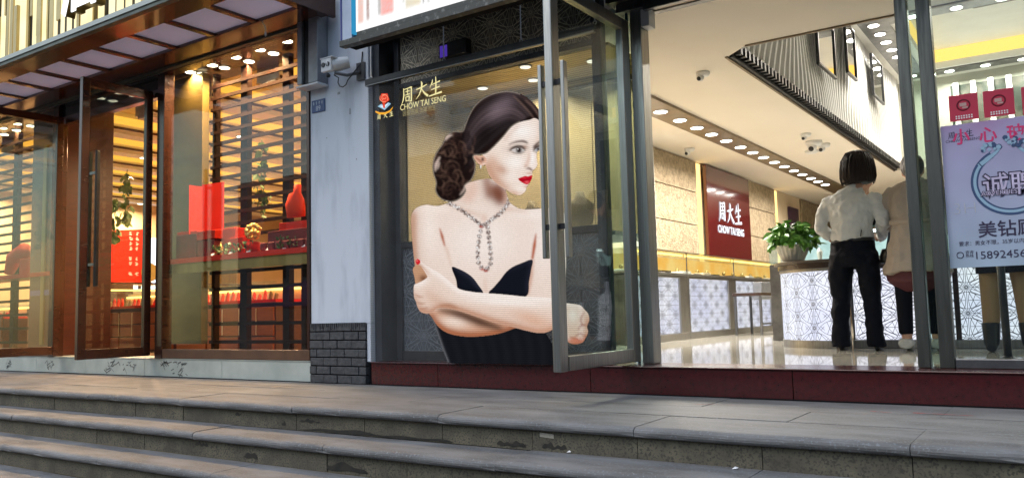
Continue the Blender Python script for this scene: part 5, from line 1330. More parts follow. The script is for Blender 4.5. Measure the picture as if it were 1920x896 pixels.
# place the sheet on the screen plane
x_e, y_e = np.meshgrid(np.arange(AW_) + AX_ + .5, np.arange(AH_) + AY_ + .5)
M_ = np.array(CAM_ROT); d3 = np.stack([x_e - 960., -(y_e - 448.), np.full(x_e.shape, -1559.)], -1) @ M_.T
tt = (SCY - CAM_LOC.y) / d3[..., 1]; P3 = np.array(CAM_LOC) + d3 * tt[..., None]
xs0, xs1, zs0, zs1 = -4.53, -2.49, .178, 2.32
inside = (P3[..., 0] > xs0) & (P3[..., 0] < xs1) & (P3[..., 2] > zs0) & (P3[..., 2] < zs1)
rgba = np.concatenate([art, alp[..., None]], -1)
fc_ = grid_faces(AW_, AH_); ok = inside.reshape(-1)[fc_].all(1) & (rgba[..., 3].reshape(-1)[fc_] > .01).any(1); fc_ = fc_[ok]
idx = np.unique(fc_); rem = np.full(AW_ * AH_, -1); rem[idx] = np.arange(len(idx))
ls = thing('led_screen', 'see-through hanging screen showing a dark-haired woman in a black dress', 'screen', (-3.5, SCY, .178))
def film_mat(name, pic):
    m = bpy.data.materials.new(name); m.use_nodes = True; N = m.node_tree.nodes; L = m.node_tree.links; N.remove(N['Principled BSDF'])
    geo = N.new('ShaderNodeNewGeometry'); sep = N.new('ShaderNodeSeparateXYZ'); L.new(geo.outputs['Position'], sep.inputs[0])
    mu = N.new('ShaderNodeMath'); mu.operation = 'MULTIPLY'; mu.inputs[1].default_value = 2 * math.pi / .0135; L.new(sep.outputs[2], mu.inputs[0])
    si = N.new('ShaderNodeMath'); si.operation = 'SINE'; L.new(mu.outputs[0], si.inputs[0])
    mr = N.new('ShaderNodeMapRange'); mr.inputs[1].default_value = -.4; mr.inputs[2].default_value = .5; L.new(si.outputs[0], mr.inputs[0])
    tr = N.new('ShaderNodeBsdfTransparent'); mx = N.new('ShaderNodeMixShader')
    if pic:
        a = N.new('ShaderNodeAttribute'); a.attribute_name = 'print'; e = N.new('ShaderNodeEmission')
        mr.inputs[3].default_value = .60; mr.inputs[4].default_value = .80
        L.new(a.outputs['Color'], e.inputs[0]); L.new(mr.outputs[0], e.inputs[1])
        m2 = N.new('ShaderNodeMath'); m2.operation = 'MULTIPLY'; m2.inputs[1].default_value = 1.0; L.new(a.outputs['Alpha'], m2.inputs[0])
        L.new(m2.outputs[0], mx.inputs[0]); L.new(tr.outputs[0], mx.inputs[1]); L.new(e.outputs[0], mx.inputs[2])
    else:
        d = N.new('ShaderNodeBsdfPrincipled'); d.inputs['Base Color'].default_value = (.15, .155, .16, 1); d.inputs['Roughness'].default_value = .6
        mr.inputs[3].default_value = .06; mr.inputs[4].default_value = .30
        L.new(mr.outputs[0], mx.inputs[0]); L.new(tr.outputs[0], mx.inputs[1]); L.new(d.outputs[0], mx.inputs[2])
    L.new(mx.outputs[0], N['Material Output'].inputs[0]); return m
O('film', MB().add([(xs0, SCY + .003, zs0), (xs1, SCY + .003, zs0), (xs1, SCY + .003, zs1), (xs0, SCY + .003, zs1)], [(0, 1, 2, 3)]), film_mat('screen_film', False), ls)
pic = colour_grid('picture', P3.reshape(-1, 3)[idx], rem[fc_], rgba.reshape(-1, 4)[idx], film_mat('screen_picture_film', True), ls)
E_GOLDT = emit('gold_lettering', (.95, .86, .42), .85); E_REDT = emit('red_emblem', (.75, .06, .03), .9); E_BLUET = emit('blue_emblem', (.35, .6, .8), .8); E_ORT = emit('orange_ribbon', (.9, .42, .04), .9); E_WHT = emit('white_emblem', (.8, .86, .92), .9)
def scp(x, y): return onY(x, y, SCY - .004)
mb = MB()
for (a, b, nm, s_) in ((752, 196, 'zhou', .125), (779, 186, 'da', .125), (804, 181, 'sheng', .125)):
    p = scp(a, b); brush(mb, nm, p.x, p.z, s_, 'y', SCY - .004)
O('characters', mb, E_GOLDT, ls)
p = scp(750, 208); text('brand_lettering', 'CHOW TAI SENG', .066, (p.x, SCY - .004, p.z), E_GOLDT, ls, sx=.87)
p = scp(755, 218); text('slogan_lettering', '因爱而美 为爱而生', .044, (p.x, SCY - .004, p.z), emit('dim_gold_lettering', (.7, .6, .3), .45), ls, sx=.9)
mb = MB()
for (a, b, nm) in ((707, 225, 'zhou'), (719, 222, 'da'), (730, 219, 'sheng')):
    p = scp(a, b); brush(mb, nm, p.x, p.z, .04, 'y', SCY - .004, wmul=1.3)
O('small_characters', mb, E_GOLDT, ls)
def flat(name, pts, mat, dy=.004, w=None):
    pp_ = [scp(a, b) for a, b in pts]
    return O(name, MB().add([(q.x, SCY - dy, q.z) for q in pp_], [list(range(len(pp_)))]), mat, ls)
flat('emblem_book', [(708, 200), (718, 205), (721, 207), (733, 195), (728, 192), (720, 199), (715, 195)], E_BLUET, .0042)
flat('emblem_book_page', [(712, 199), (720, 204), (729, 194), (720, 198)], E_WHT, .0046)
flat('emblem_flower', [(721 + (8.5 + .9 * math.sin(5 * t)) * math.cos(t), 184.5 + (9.5 + .9 * math.sin(5 * t)) * math.sin(t)) for t in [k * 2 * math.pi / 40 for k in range(40)]], E_REDT, .005)
E_PETAL = emit('petal_line', (1.0, .42, .26), .8)
for (cx_, cy_, r0_, a0) in ((721, 183, 3, 0), (721.5, 184, 5.2, 2.2), (720.5, 185, 7.2, 4.2), (720, 184, 7.6, 1.0)):
    pts_ = [scp(cx_ + r0_ * math.cos(a0 + t * .3), cy_ + r0_ * math.sin(a0 + t * .3)) for t in range(10)]
    O('emblem_petal', MB().tube([(q.x, SCY - .0065, q.z) for q in pts_], .0024, 4), E_PETAL, ls)
flat('emblem_stem', [(717, 193), (722, 193), (722, 203), (719, 203)], E_REDT, .0054)
flat('emblem_ribbon', [(704, 208), (712, 211), (722, 211), (731, 207), (737, 200), (736, 204), (731, 211), (721, 215), (711, 215), (704, 211)], E_ORT, .0044)

# ================================================================== POSTER AND CARDS on the right-hand glass
PY_ = GY - .004
ps = thing('job_poster', 'lilac and pale blue recruiting poster on the glass beside the entrance', 'poster', (-.2, PY_, .75))
pc = [onY(1764, 238, PY_), onY(1783, 503, PY_)]
pz1, pz0, px0 = pc[0].z, pc[1].z, pc[0].x - .003
px1 = px0 + .62
nxp, nzp = 90, 110
X2, Z2 = np.meshgrid(np.linspace(px0, px1, nxp), np.linspace(pz0, pz1, nzp)); U = (X2 - px0) / (px1 - px0); V = (Z2 - pz0) / (pz1 - pz0)
rg = np.random.default_rng(3)
nz_ = np.kron(rg.random((11, 9)), np.ones((10, 10))); nz_ = gblur(nz_.astype(np.float32), 5)
c_top, c_bot = lin((172, 160, 198)), lin((166, 184, 202))
pcol = c_top * V[..., None] + c_bot * (1 - V[..., None]); pcol = pcol * (.85 + .3 * nz_[..., None])
pk = np.clip((V - .86) * 7, 0, 1) * np.clip(nz_ * 2.2 - .7, 0, 1) * np.exp(-((U - .25) / .25) ** 2); pcol = pcol * (1 - .6 * pk[..., None]) + lin((170, 60, 130)) * .6 * pk[..., None]
mpr = bpy.data.materials.new('poster_print'); mpr.use_nodes = True; N = mpr.node_tree.nodes; a = N.new('ShaderNodeAttribute'); a.attribute_name = 'print'; mpr.node_tree.links.new(a.outputs['Color'], N['Principled BSDF'].inputs['Base Color']); N['Principled BSDF'].inputs['Roughness'].default_value = .4
bs = N['Principled BSDF']
colour_grid('sheet', np.stack([X2, np.full_like(X2, PY_), Z2], -1).reshape(-1, 3), grid_faces(nxp, nzp), np.concatenate([pcol, np.ones((nzp, nxp, 1))], -1).reshape(-1, 4), mpr, ps)
BX('sheet_backing', (px0, px1, PY_ + .0005, PY_ + .0025, pz0, pz1), WHITEINK, ps)
def pp2(x, y): return onY(x, y, PY_ - .001)
mb = MB()
for (a, b, nm) in ((1777, 262, 'zhou'), (1794, 260, 'da'), (1810, 257, 'sheng')):
    p = pp2(a, b); brush(mb, nm, p.x, p.z, .038, 'y', PY_ - .0010, wmul=1.1)
O('brand_characters', mb, INK, ps)
p = pp2(1773, 269); text('brand_lettering', 'CHOW TAI SENG', .021, (p.x, PY_ - .001, p.z), INK, ps)
for ch_, a, b in (('小', 1786, 270), ('心', 1836, 266), ('玻', 1888, 262), ('璃', 1938, 257)):
    p = pp2(a, b); text('warning_character', ch_, .088, (p.x, PY_ - .002, p.z), PINK, ps, bold=.0016, sx=.95)
# ring drawing
RINGL, RINGD = pm('ring_pale', (.30, .46, .60), .5), pm('ring_dark', (.035, .07, .17), .5)
cpt = pp2(1896, 338); rc = Vector((cpt.x, 0, cpt.z)); rR = .166
def ribbon(name, pts, w, mat, dy):
    mb = MB(); n = len(pts); L_, R2 = [], []
    for i, p in enumerate(pts):
        a_, b_ = pts[max(i - 1, 0)], pts[min(i + 1, n - 1)]; dx, dz = b_[0] - a_[0], b_[1] - a_[1]; l = math.hypot(dx, dz) or 1
        ww = (w if not hasattr(w, '__len__') else w[0] + (w[1] - w[0]) * i / (n - 1)) / 2
        L_.append((p[0] - dz / l * ww, PY_ - dy, p[1] + dx / l * ww)); R2.append((p[0] + dz / l * ww, PY_ - dy, p[1] - dx / l * ww))
    mb.add(L_ + R2, [(i, i + 1, n + i + 1, n + i) for i in range(n - 1)]); return O(name, mb, mat, ps)
ang = [R(118) + (R(422) - R(118)) * k / 50 for k in range(51)]
ribbon('ring_outline', [(rc.x + rR * math.cos(t), rc.z + rR * .97 * math.sin(t)) for t in ang], .034, RINGD, .0012)
ribbon('ring_band', [(rc.x + (rR - .002) * math.cos(t), rc.z + (rR - .002) * .97 * math.sin(t)) for t in ang], .014, RINGL, .0016)
for s_ in (-1, 1):
    for k in range(4):
        p0 = (rc.x + s_ * (rR * .86 - .004 * k), rc.z + rR * .52 + .004 * k); p1 = (rc.x + s_ * (.085 - .018 * k), rc.z + rR * .62 + .032 + .01 * k); p2 = (rc.x + s_ * (.03 + .004 * k), rc.z + rR + .012)
        ribbon('ring_shoulder', [((1 - t) ** 2 * p0[0] + 2 * t * (1 - t) * p1[0] + t * t * p2[0], (1 - t) ** 2 * p0[1] + 2 * t * (1 - t) * p1[1] + t * t * p2[1]) for t in np.linspace(0, 1, 14)], [.022, .008], RINGD if k % 2 == 0 else RINGL, .0014 + .0003 * k)
mb = MB(); rr_ = random.Random(2); mbd = MB()
for k in range(46):
    a_ = rr_.uniform(-.12, .12); b_ = rr_.uniform(0, .035) + (.045 * math.exp(-(a_ / .05) ** 2)) * rr_.random(); r_ = rr_.uniform(.006, .013)
    tgt = mb if rr_.random() < .55 else mbd
    pts_ = [(rc.x + a_ + r_ * math.cos(t * .785), PY_ - .0028 - .00006 * k, rc.z + rR + b_ + r_ * math.sin(t * .785)) for t in range(8)]
    tgt.add(pts_, [list(range(8))])
O('ring_stones', mb, RINGL, ps)['kind'] = 'stuff'; O('ring_stone_shadows', mbd, RINGD, ps)['kind'] = 'stuff'
p = pp2(1843, 366); 
text('headline_outline', '诚聘', .128, (p.x, PY_ - .0036, p.z), INK, ps, bold=.007, sx=.95); text('headline', '诚聘', .128, (p.x, PY_ - .0042, p.z), pm('pale_violet_print', (.55, .48, .66), .5), ps, bold=.001, sx=.95)
p = pp2(1840, 368); q = pp2(1906, 360)
text('sub_headline_outline', 'ADVERTIES', .033, (p.x, PY_ - .0044, p.z), INK, ps, bold=.003); text('sub_headline', 'ADVERTIES', .033, (p.x, PY_ - .0048, p.z), MATS['pale_violet_print'], ps)
p = pp2(1834, 443); text('job_title', '美钻顾问', .088, (p.x, PY_ - .002, p.z), INK, ps, bold=.001)
p = pp2(1798, 461); text('terms', '要求：男女不限，35岁以内，喜欢销售', .026, (p.x, PY_ - .002, p.z), INK, ps, sx=.95)
p = pp2(1826, 486); text('phone_number', '158924566', .056, (p.x, PY_ - .002, p.z), INK, ps, sx=1.05)
p = pp2(1796, 484); 
O('phone_symbol', MB().tube([(p.x + .012 + .016 * math.cos(t * .6283), PY_ - .002, p.z + .015 + .016 * math.sin(t * .6283)) for t in range(11)], .0018, 4), INK, ps)
text('phone_caption', '咨询\n热线', .019, (p.x + .036, PY_ - .002, p.z + .022), INK, ps)
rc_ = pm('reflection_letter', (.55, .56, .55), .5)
p = pp2(1786, 403); text('reflected_letters', '3H', .088, (p.x, PY_ - .0022, p.z), rc_, ps, sx=1.1, bold=-.003)  # reflection of letters in the glass, painted as flat pale lettering
for i, (a, b, c_, d) in enumerate(((1778, 180, 1836, 226), (1842, 171, 1904, 218), (1914, 163, 1976, 212))):
    p, q = onY(a, b, PY_), onY(c_, d, PY_)
    t = thing('glass_card', ('left red square notice card', 'middle red square notice card', 'red notice card cut by the right edge')[i] + ' stuck on the glass above the poster', 'notice card', (p.x, PY_, q.z), 'red cards on the entrance glass')
    zt, zb = onY((a + c_) / 2, b - 3, PY_).z, onY((a + c_) / 2, d, PY_).z
    mb = MB(); x0, x1 = p.x, q.x; mx_, mz = (x0 + x1) / 2, (zt + zb) / 2 + .012; ho = .02
    mb.box(x0, x1, PY_ - .001, PY_ + .001, zb, zt)
    O('card', mb, PINKC if i else (PINKC := pm('card_red', (.55, .02, .06), .45)), t)
    if not i: CARDD, CARDP = pm('card_dark_red', (.20, .015, .03), .5), pm('card_pale', (.55, .34, .30), .5)
    O('round_symbol', MB().tube([(mx_ + .03 * math.cos(k * .3927), PY_ - .001, mz + .028 * math.sin(k * .3927)) for k in range(17)], .004, 4), CARDD, t)
    BX('symbol_figure', [(mx_ - .018, mx_ + .014, PY_ - .0018, PY_ - .0012, mz - .006, mz + .012), (mx_ - .006, mx_ + .02, PY_ - .0018, PY_ - .0012, mz - .018, mz - .009)], CARDP, t)
    mb = MB()
    for k in range(7):
        for j in range(2): mb.box(mx_ - .04 + k * .012, mx_ - .033 + k * .012, PY_ - .0016, PY_ - .0011, zb + .01 + j * .011, zb + .017 + j * .011)
    O('small_print', mb, WHITEINK, t)
# ================================================================== PEOPLE
SKIN = pm('skin', (.52, .30, .21), .5, col2=(.47, .26, .18), scale=14)
HAIR = pm('dark_hair', (.012, .006, .005), .42, spec=.3, col2=(.02, .010, .008), scale=40, stretch=(6, 6, .6), bump=.4, bscale=120)
SHIRT = pm('white_shirt', (.62, .62, .60), .75, col2=(.55, .55, .53), scale=4, bump=.9, bscale=9, stretch=(1.0, 1.0, .7), bdist=.03)
TROUS = pm('black_trousers', (.006, .007, .012), .8, spec=.12, bump=.6, bscale=9, bdist=.02)
COAT = pm('beige_coat', (.40, .335, .275), .75, col2=(.35, .29, .235), scale=3, bump=.9, bscale=7, stretch=(1, 1, .45), bdist=.03)
LINING = pm('burgundy_lining', (.09, .018, .025), .7, bump=.5, bscale=10)
KHAKI = pm('khaki_trousers', (.30, .19, .09), .8, col2=(.26, .16, .08), scale=5, bump=.5, bscale=12)
BLACKC = pm('black_cloth', (.008, .008, .011), .8, spec=.12, bump=.5, bscale=10)
SHOE = pm('black_leather', (.008, .008, .009), .3)
SNEAK = pm('grey_white_sneaker', (.50, .50, .47), .6, col2=(.36, .37, .36), scale=16)
def soft(name, mb, mat, parent, vox=.012, sm=6, local=True, fold=None):
    o = O(name, mb, mat, parent, 0, True, local)
    m = o.modifiers.new('remesh', 'REMESH'); m.mode = 'VOXEL'; m.voxel_size = vox; m.use_smooth_shade = True
    s = o.modifiers.new('smooth', 'SMOOTH'); s.factor = .5; s.iterations = sm
    if fold:
        tx = bpy.data.textures.new('folds', 'CLOUDS'); tx.noise_scale = fold[1]; tx.noise_depth = 2
        d = o.modifiers.new('folds', 'DISPLACE'); d.texture = tx; d.strength = fold[0]; d.mid_level = .5; d.texture_coords = 'LOCAL'
        s2 = o.modifiers.new('smooth', 'SMOOTH'); s2.factor = .4; s2.iterations = 2
    return o
def strands(name, parent, c, rings, n, seed, a0=0, a1=6.28):
    # loose locks lying over the hair: rings of (height offset, rx, ry)
    r = random.Random(seed); mb = MB()
    for k in range(n):
        a = r.uniform(a0, a1); g = r.uniform(.985, 1.045); e = r.uniform(-.018, .012); pts = []
        for i, (z, rx, ry) in enumerate(rings):
            w = a + .06 * math.sin(i * 1.3 + k); last = i == len(rings) - 1
            pts.append((c[0] + rx * g * math.cos(w), c[1] + ry * g * math.sin(w), c[2] + z + (e if last else 0)))
        mb.tube(pts, [.0015] + [r.uniform(.003, .006)] * (len(rings) - 2) + [.001], 5)
    return O(name, mb, HAIR, parent, 0, True, True)
def head(mb, c, s=1.0):
    x, y, z = c        # centre of the skull; the face looks along +y
    mb.ball((x, y, z + .01 * s), (.072 * s, .09 * s, .105 * s), 16, 12)
    mb.ball((x, y + .03 * s, z - .055 * s), (.052 * s, .058 * s, .065 * s), 14, 10)
    mb.tube([(x, y + .078 * s, z + .012 * s), (x, y + .104 * s, z - .02 * s), (x, y + .092 * s, z - .032 * s)], [.009 * s, .014 * s, .012 * s], 8)
    for q in (-1, 1): mb.ball((x + q * .074 * s, y - .005 * s, z - .008 * s), (.012 * s, .02 * s, .03 * s), 8, 6)
    mb.tube([(x - .02 * s, y + .087 * s, z - .058 * s), (x + .02 * s, y + .087 * s, z - .058 * s)], .009 * s, 6)
def face_bits(parent, c, s=1.0):
    x, y, z = c
    mb = MB()
    for q in (-1, 1): mb.ball((x + q * .03 * s, y + .083 * s, z + .012 * s), (.012 * s, .006 * s, .006 * s), 8, 6)
    O('eyes', mb, DKPL, parent, 0, True, True)
    mb = MB()
    for q in (-1, 1): mb.tube([(x + q * .016 * s, y + .09 * s, z + .034 * s), (x + q * .046 * s, y + .08 * s, z + .034 * s)], .0045 * s, 6)
    O('eyebrows', mb, HAIR, parent, 0, True, True)
    O('mouth', MB().tube([(x - .02 * s, y + .092 * s, z - .058 * s), (x, y + .097 * s, z - .056 * s), (x + .02 * s, y + .092 * s, z - .058 * s)], .006 * s, 6), pm('lip', (.35, .09, .08), .4) if 'lip' not in MATS else MATS['lip'], parent, 0, True, True)
def hand(mb, w, d, side=1, s=1.0):
    # palm along direction d from the wrist w, four fingers and a thumb, slightly curled
    w = Vector(w); d = Vector(d).normalized(); u = d.cross(Vector((0, 0, 1))).normalized() * side; n = u.cross(d) * side
    mb.tube([w, w + d * .045 * s, w + d * .085 * s], [(.028 * s, .018 * s), (.038 * s, .017 * s), (.036 * s, .014 * s)], 10)
    for k, l in enumerate((.062, .074, .069, .054)):
        b = w + d * .08 * s + u * (.027 - .018 * k) * s
        mb.tube([b, b + d * l * .5 * s, b + (d * .85 - n * .35) * l * s], [.0095 * s, .009 * s, .008 * s], 7)
    b = w + d * .03 * s + u * .03 * s
    mb.tube([b, b + (d * .6 + u * .6) * .035 * s, b + (d * .95 + u * .5) * .06 * s], [.012 * s, .0105 * s, .009 * s], 7)
# ---- woman in a white shirt, back to the street
def woman_shirt():
    fx, fy = -1.435, 2.05
    t = thing('person', 'person seen from behind in white shirt and black trousers at the counter', 'person', (fx, fy, FZ), 'people in the right shop')
    b = MB()
    hx, hz = .06, 1.47
    head(b, (hx, .06, hz), .98)
    b.tube([(.02, 0, 1.25), (.045, .02, 1.33), (.055, .05, 1.40)], [.062, .05, .05], 12)
    b.tube([(0, 0, .80), (0, -.01, .92), (0, 0, 1.05), (.01, 0, 1.2), (.02, 0, 1.27)], [(.125, .08), (.11, .075), (.125, .085), (.14, .075), (.085, .055)], 16)
    for q in (-1, 1):
        b.tube([(q * .09, 0, .84), (q * .115, .01, .46), (q * .13, -.01, .10), (q * .133, .03, .05), (q * .133, .12, .024)], [.065, .045, .032, .026, .014], 12)
        b.tube([(q * .18 + .01, 0, 1.23), (q * .225, -.03, 1.0), (q * .19, .14, .90)], [.036, .03, .026], 10)
        hand(b, (q * .18, .18, .90), (-q * .35, 1, .05), -q)
    soft('body', b, SKIN, t, .009, 3)
    s = MB()
    s.tube([(0, 0, .885), (0, -.005, .91), (0, -.01, .97), (.0, -.01, 1.06), (.005, -.012, 1.15), (.01, -.005, 1.22), (.02, 0, 1.265), (.03, .01, 1.295)],
           [(.155, .115), (.165, .125), (.15, .118), (.165, .13), (.185, .125), (.17, .1), (.10, .075), (.066, .06)], 20)
    s.tube([(.03, .012, 1.28), (.04, .02, 1.325)], [(.066, .062), (.06, .057)], 14)
    for q in (-1, 1):
        s.tube([(q * .12 + .01, 0, 1.215), (q * .185 + .01, -.005, 1.185), (q * .225 + .005, -.02, 1.08), (q * .235, -.03, 1.0), (q * .21, .06, .945), (q * .185, .17, .905)],
               [.066, .066, .056, .05, .05, .04], 14)
    soft('shirt', s, SHIRT, t, .010, 4, fold=(.045, .075))
    p = MB()
    p.tube([(0, 0, .885), (0, -.005, .82), (0, -.02, .74), (0, -.01, .68)], [(.155, .115), (.168, .13), (.18, .14), (.165, .12)], 20)
    for q, dx in ((-1, -.12), (1, .115)):
        p.tube([(q * .085, -.015, .76), (dx * .92, 0, .60), (dx * .98, .02, .42), (dx * 1.05, -.015, .24), (dx * 1.12, -.01, .03)], [(.098, .12), (.09, .1), (.073, .08), (.064, .072), (.072, .088)], 16)
    soft('trousers', p, TROUS, t, .011, 3, fold=(.035, .09))
    O('belt', MB().tube([(0, 0, .868), (0, 0, .895)], [(.166, .126), (.162, .122)], 24), SHOE, t, 0, True, True)
    O('pocket_pen', MB().tube([(.085, -.125, .9), (.095, -.13, .95)], .004, 6), DKPL, t, 0, True, True)
    for q, dx in ((-1, -.135), (1, .13)):
        sh_ = MB(); sh_.tube([(dx, -.045, .05), (dx, .0, .048), (dx, .07, .022), (dx, .15, .018), (dx, .185, .014)], [(.03, .04), (.034, .042), (.036, .024), (.036, .02), (.016, .012)], 10)
        sh_.tube([(dx, -.045, .05), (dx, -.05, .0)], [.018, .008], 8)
        soft('shoe', sh_, SHOE, t, .008, 2)
    h = MB()       # bob haircut, full round the back
    h.tube([(hx, .04, hz + .145), (hx, .04, hz + .13), (hx, .04, hz + .10), (hx, .035, hz + .05), (hx, .03, hz - .02), (hx, .025, hz - .08), (hx, .025, hz - .125), (hx, .025, hz - .135)],
           [(.02, .02), (.066, .07), (.1, .105), (.122, .12), (.13, .12), (.132, .112), (.122, .1), (.09, .07)], 24)
    soft('hair', h, HAIR, t, .01, 3)
    strands('loose_locks', t, (hx, .03, hz), [(.142, .03, .03), (.12, .082, .085), (.06, .118, .116), (-.01, .129, .119), (-.08, .131, .112), (-.128, .118, .095)], 130, 3)
    return t
woman_shirt().scale = (.97, .97, .955)
bag = thing('shoulder_bag', 'black handbag hanging between the two women', 'handbag', (-1.19, 2.05, .85))
O('bag_body', MB().tube([(-1.19, 2.05, .82), (-1.185, 2.05, .87), (-1.185, 2.05, .93)], [(.06, .07), (.065, .09), (.05, .07)], 14), SHOE, bag, 0, True)
O('bag_strap', MB().tube([(-1.19, 2.0, .92), (-1.17, 2.03, 1.05), (-1.19, 2.1, .92)], .008, 6), SHOE, bag)
# ---- woman in a beige trench coat, bending over the counter
def woman_coat():
    fx, fy = -.985, 1.98
    t = thing('person', 'person in a beige trench coat bending over the counter behind the steel post', 'person', (fx, fy, FZ), 'people in the right shop')
    b = MB()
    head(b, (-.03, .30, 1.36), .96)
    b.tube([(0, .12, 1.2), (-.015, .2, 1.26), (-.025, .27, 1.31)], [.06, .05, .05], 12)
    b.tube([(0, 0, .8), (0, .0, .95), (0, .05, 1.1), (0, .11, 1.2)], [(.15, .1), (.13, .09), (.16, .1), (.09, .06)], 16)
    for q in (-1, 1):
        b.tube([(q * .09, 0, .82), (q * .1, .01, .45), (q * .1, 0, .09), (q * .1, .05, .045), (q * .1, .13, .03)], [.08, .052, .036, .034, .03], 12)
        b.tube([(q * .17, .08, 1.15), (q * .21, .1, .94), (q * .15, .3, .9)], [.036, .03, .026], 10)
        hand(b, (q * .14, .33, .9), (-q * .3, 1, .0), -q)
    soft('body', b, SKIN, t, .009, 3)
    s = MB()
    s.tube([(0, .12, 1.24), (0, .09, 1.2), (0, .055, 1.12), (0, .02, 1.0), (0, .0, .88), (0, -.01, .7), (0, -.02, .56)],
           [(.09, .07), (.165, .095), (.18, .13), (.165, .13), (.16, .135), (.2, .17), (.235, .2)], 22)
    s.tube([(0, .13, 1.22), (-.01, .17, 1.275)], [(.075, .065), (.07, .06)], 14)
    for q in (-1, 1):
        s.tube([(q * .12, .09, 1.165), (q * .185, .085, 1.12), (q * .215, .08, 1.03), (q * .225, .1, .94), (q * .19, .2, .92), (q * .16, .31, .90)], [.074, .07, .064, .06, .056, .05], 14)
    soft('coat', s, COAT, t, .011, 4, fold=(.05, .11))
    l = MB()       # lining showing below the wind-blown hem
    l.tube([(.0, .02, .60), (0, .02, .52), (.0, .03, .44)], [(.225, .185), (.215, .17), (.13, .1)], 20)
    soft('coat_lining', l, LINING, t, .012, 4)
    O('coat_belt', MB().tube([(0, .005, .93), (0, .003, .965)], [(.172, .142), (.172, .142)], 24), COAT, t, 0, True, True)
    p = MB()
    for q in (-1, 1): p.tube([(q * .085, 0, .75), (q * .105, .01, .46), (q * .105, 0, .12)], [.09, .062, .05], 14)
    soft('trousers', p, TROUS, t, .012, 3)
    for q in (-1, 1):
        sh_ = MB(); sh_.tube([(q * .105, -.05, .05), (q * .105, .0, .06), (q * .105, .09, .04), (q * .105, .17, .028), (q * .105, .2, .024)], [(.036, .05), (.042, .06), (.042, .04), (.04, .028), (.022, .018)], 12)
        soft('sneaker', sh_, SNEAK, t, .008, 2)
    h = MB(); h.ball((-.03, .28, 1.40), (.086, .102, .1), 18, 12); h.ball((-.03, .2, 1.37), (.06, .06, .07), 14, 10)
    soft('hair', h, HAIR, t, .01, 3)
woman_coat()
# ---- assistant behind the counter, facing the street
def assistant():
    fx, fy = -1.56, 3.2
    t = thing('person', 'assistant with hair tied back facing the street behind the counter', 'person', (fx, fy, FZ), 'people in the right shop', math.pi)
    b = MB(); head(b, (.0, .06, 1.43), 1.0)
    b.tube([(0, 0, 1.22), (0, .02, 1.3), (0, .04, 1.36)], [.06, .05, .05], 12)
    b.tube([(0, 0, .8), (0, 0, .95), (0, 0, 1.12), (0, 0, 1.22)], [(.15, .1), (.13, .09), (.165, .1), (.09, .06)], 16)
    for q in (-1, 1):
        b.tube([(q * .09, 0, .82), (q * .1, .01, .45), (q * .1, 0, .09), (q * .1, .05, .045), (q * .1, .13, .03)], [.08, .052, .036, .034, .03], 12)
        b.tube([(q * .17, 0, 1.17), (q * .21, 0, .94), (q * .15, .18, .93)], [.044, .04, .03], 10)
        hand(b, (q * .14, .22, .94), (-q * .3, 1, .0), -q)
    soft('body', b, SKIN, t, .009, 3); face_bits(t, (.0, .06, 1.43), 1.0)
    s = MB(); s.tube([(0, 0, .78), (0, 0, .95), (0, 0, 1.1), (0, 0, 1.19), (0, 0, 1.26)], [(.17, .13), (.145, .115), (.18, .125), (.165, .09), (.075, .065)], 20)
    for q in (-1, 1): s.tube([(q * .12, 0, 1.17), (q * .19, 0, 1.12), (q * .22, 0, .96), (q * .17, .17, .94)], [.07, .066, .055, .045], 14)
    soft('jacket', s, BLACKC, t, .012, 4)
    p = MB()
    for q in (-1, 1): p.tube([(q * .085, 0, .8), (q * .1, .01, .46), (q * .1, 0, .05)], [.1, .075, .06], 14)
    soft('trousers', p, TROUS, t, .012, 3)
    for q in (-1, 1):
        sh_ = MB(); sh_.tube([(q * .1, -.05, .04), (q * .1, .05, .04), (q * .1, .17, .02)], [(.034, .04), (.038, .035), (.02, .018)], 10); soft('shoe', sh_, SHOE, t, .008, 2)
    h = MB(); h.ball((0, .035, 1.475), (.08, .092, .092), 18, 12); h.ball((0, -.04, 1.52), .042, 12, 8)
    soft('hair', h, HAIR, t, .01, 2)
assistant()
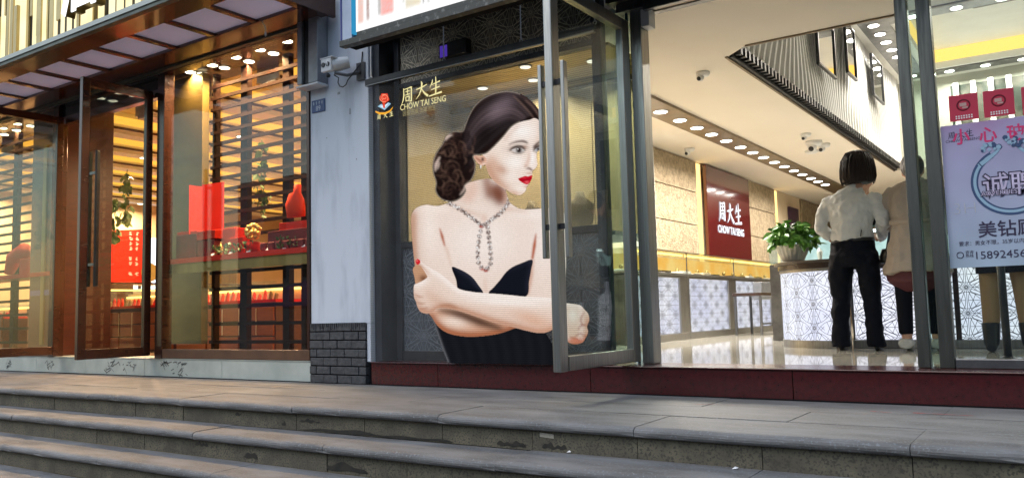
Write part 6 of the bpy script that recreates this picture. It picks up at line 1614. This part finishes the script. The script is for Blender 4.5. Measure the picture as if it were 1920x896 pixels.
# ---- customer behind the poster: black coat, khaki trousers, black boots
def customer():
    fx, fy = -.43, 1.95
    t = thing('person', 'person mostly hidden by the poster, khaki trousers and black boots showing', 'person', (fx, fy, FZ), 'people in the right shop')
    b = MB(); head(b, (0, .08, 1.46), .98)
    b.tube([(0, 0, 1.24), (0, .03, 1.32), (0, .06, 1.4)], [.06, .05, .05], 12)
    b.tube([(0, 0, .8), (0, 0, .95), (0, 0, 1.12), (0, 0, 1.24)], [(.15, .1), (.13, .09), (.165, .1), (.09, .06)], 16)
    for q in (-1, 1):
        b.tube([(q * .085, 0, .82), (q * .1, .01, .45), (q * .115, 0, .09), (q * .115, .05, .045), (q * .115, .13, .03)], [.08, .052, .036, .034, .03], 12)
        b.tube([(q * .17, 0, 1.19), (q * .215, .0, .96), (q * .15, .2, .95)], [.044, .04, .03], 10)
        hand(b, (q * .14, .23, .96), (-q * .3, 1, 0), -q)
    soft('body', b, SKIN, t, .009, 3)
    s = MB(); s.tube([(0, 0, .54), (0, 0, .68), (0, 0, .95), (0, 0, 1.12), (0, 0, 1.21), (0, 0, 1.28)], [(.185, .15), (.175, .14), (.15, .12), (.185, .13), (.165, .09), (.075, .065)], 20)
    for q in (-1, 1): s.tube([(q * .12, 0, 1.19), (q * .19, 0, 1.14), (q * .225, 0, .98), (q * .17, .18, .955)], [.07, .066, .056, .046], 14)
    soft('coat', s, BLACKC, t, .012, 4)
    p = MB()
    for q in (-1, 1): p.tube([(q * .08, 0, .75), (q * .098, .01, .45), (q * .11, 0, .14)], [.09, .068, .052], 14)
    soft('trousers', p, KHAKI, t, .012, 3)
    for q in (-1, 1):
        sh_ = MB(); sh_.tube([(q * .11, .0, .2), (q * .113, -.005, .08), (q * .115, .0, .045)], [.062, .052, .05], 12); sh_.tube([(q * .115, -.05, .035), (q * .115, .06, .04), (q * .115, .17, .024)], [(.038, .036), (.042, .04), (.022, .02)], 10)
        soft('boot', sh_, SHOE, t, .009, 2)
    h = MB(); h.ball((0, .05, 1.5), (.085, .1, .1), 18, 12); h.tube([(0, .0, 1.5), (0, -.03, 1.35), (0, -.04, 1.2)], [(.08, .06), (.09, .045), (.07, .03)], 14)
    soft('hair', h, HAIR, t, .01, 2)
customer()
sx = thing('barrier_post', 'slim dark post standing on the tiles below the poster', 'post', (-.385, .95, FZ))
O('post_shaft', MB().tube([(-.385, .95, FZ + .02), (-.39, .95, .95)], .022, 12), BLACKM, sx, 0, True)
O('post_base', MB().lathe([(.05, 0), (.05, .012), (.03, .02), (.02, .03)], (-.385, .95, FZ), 16), BLACKM, sx)
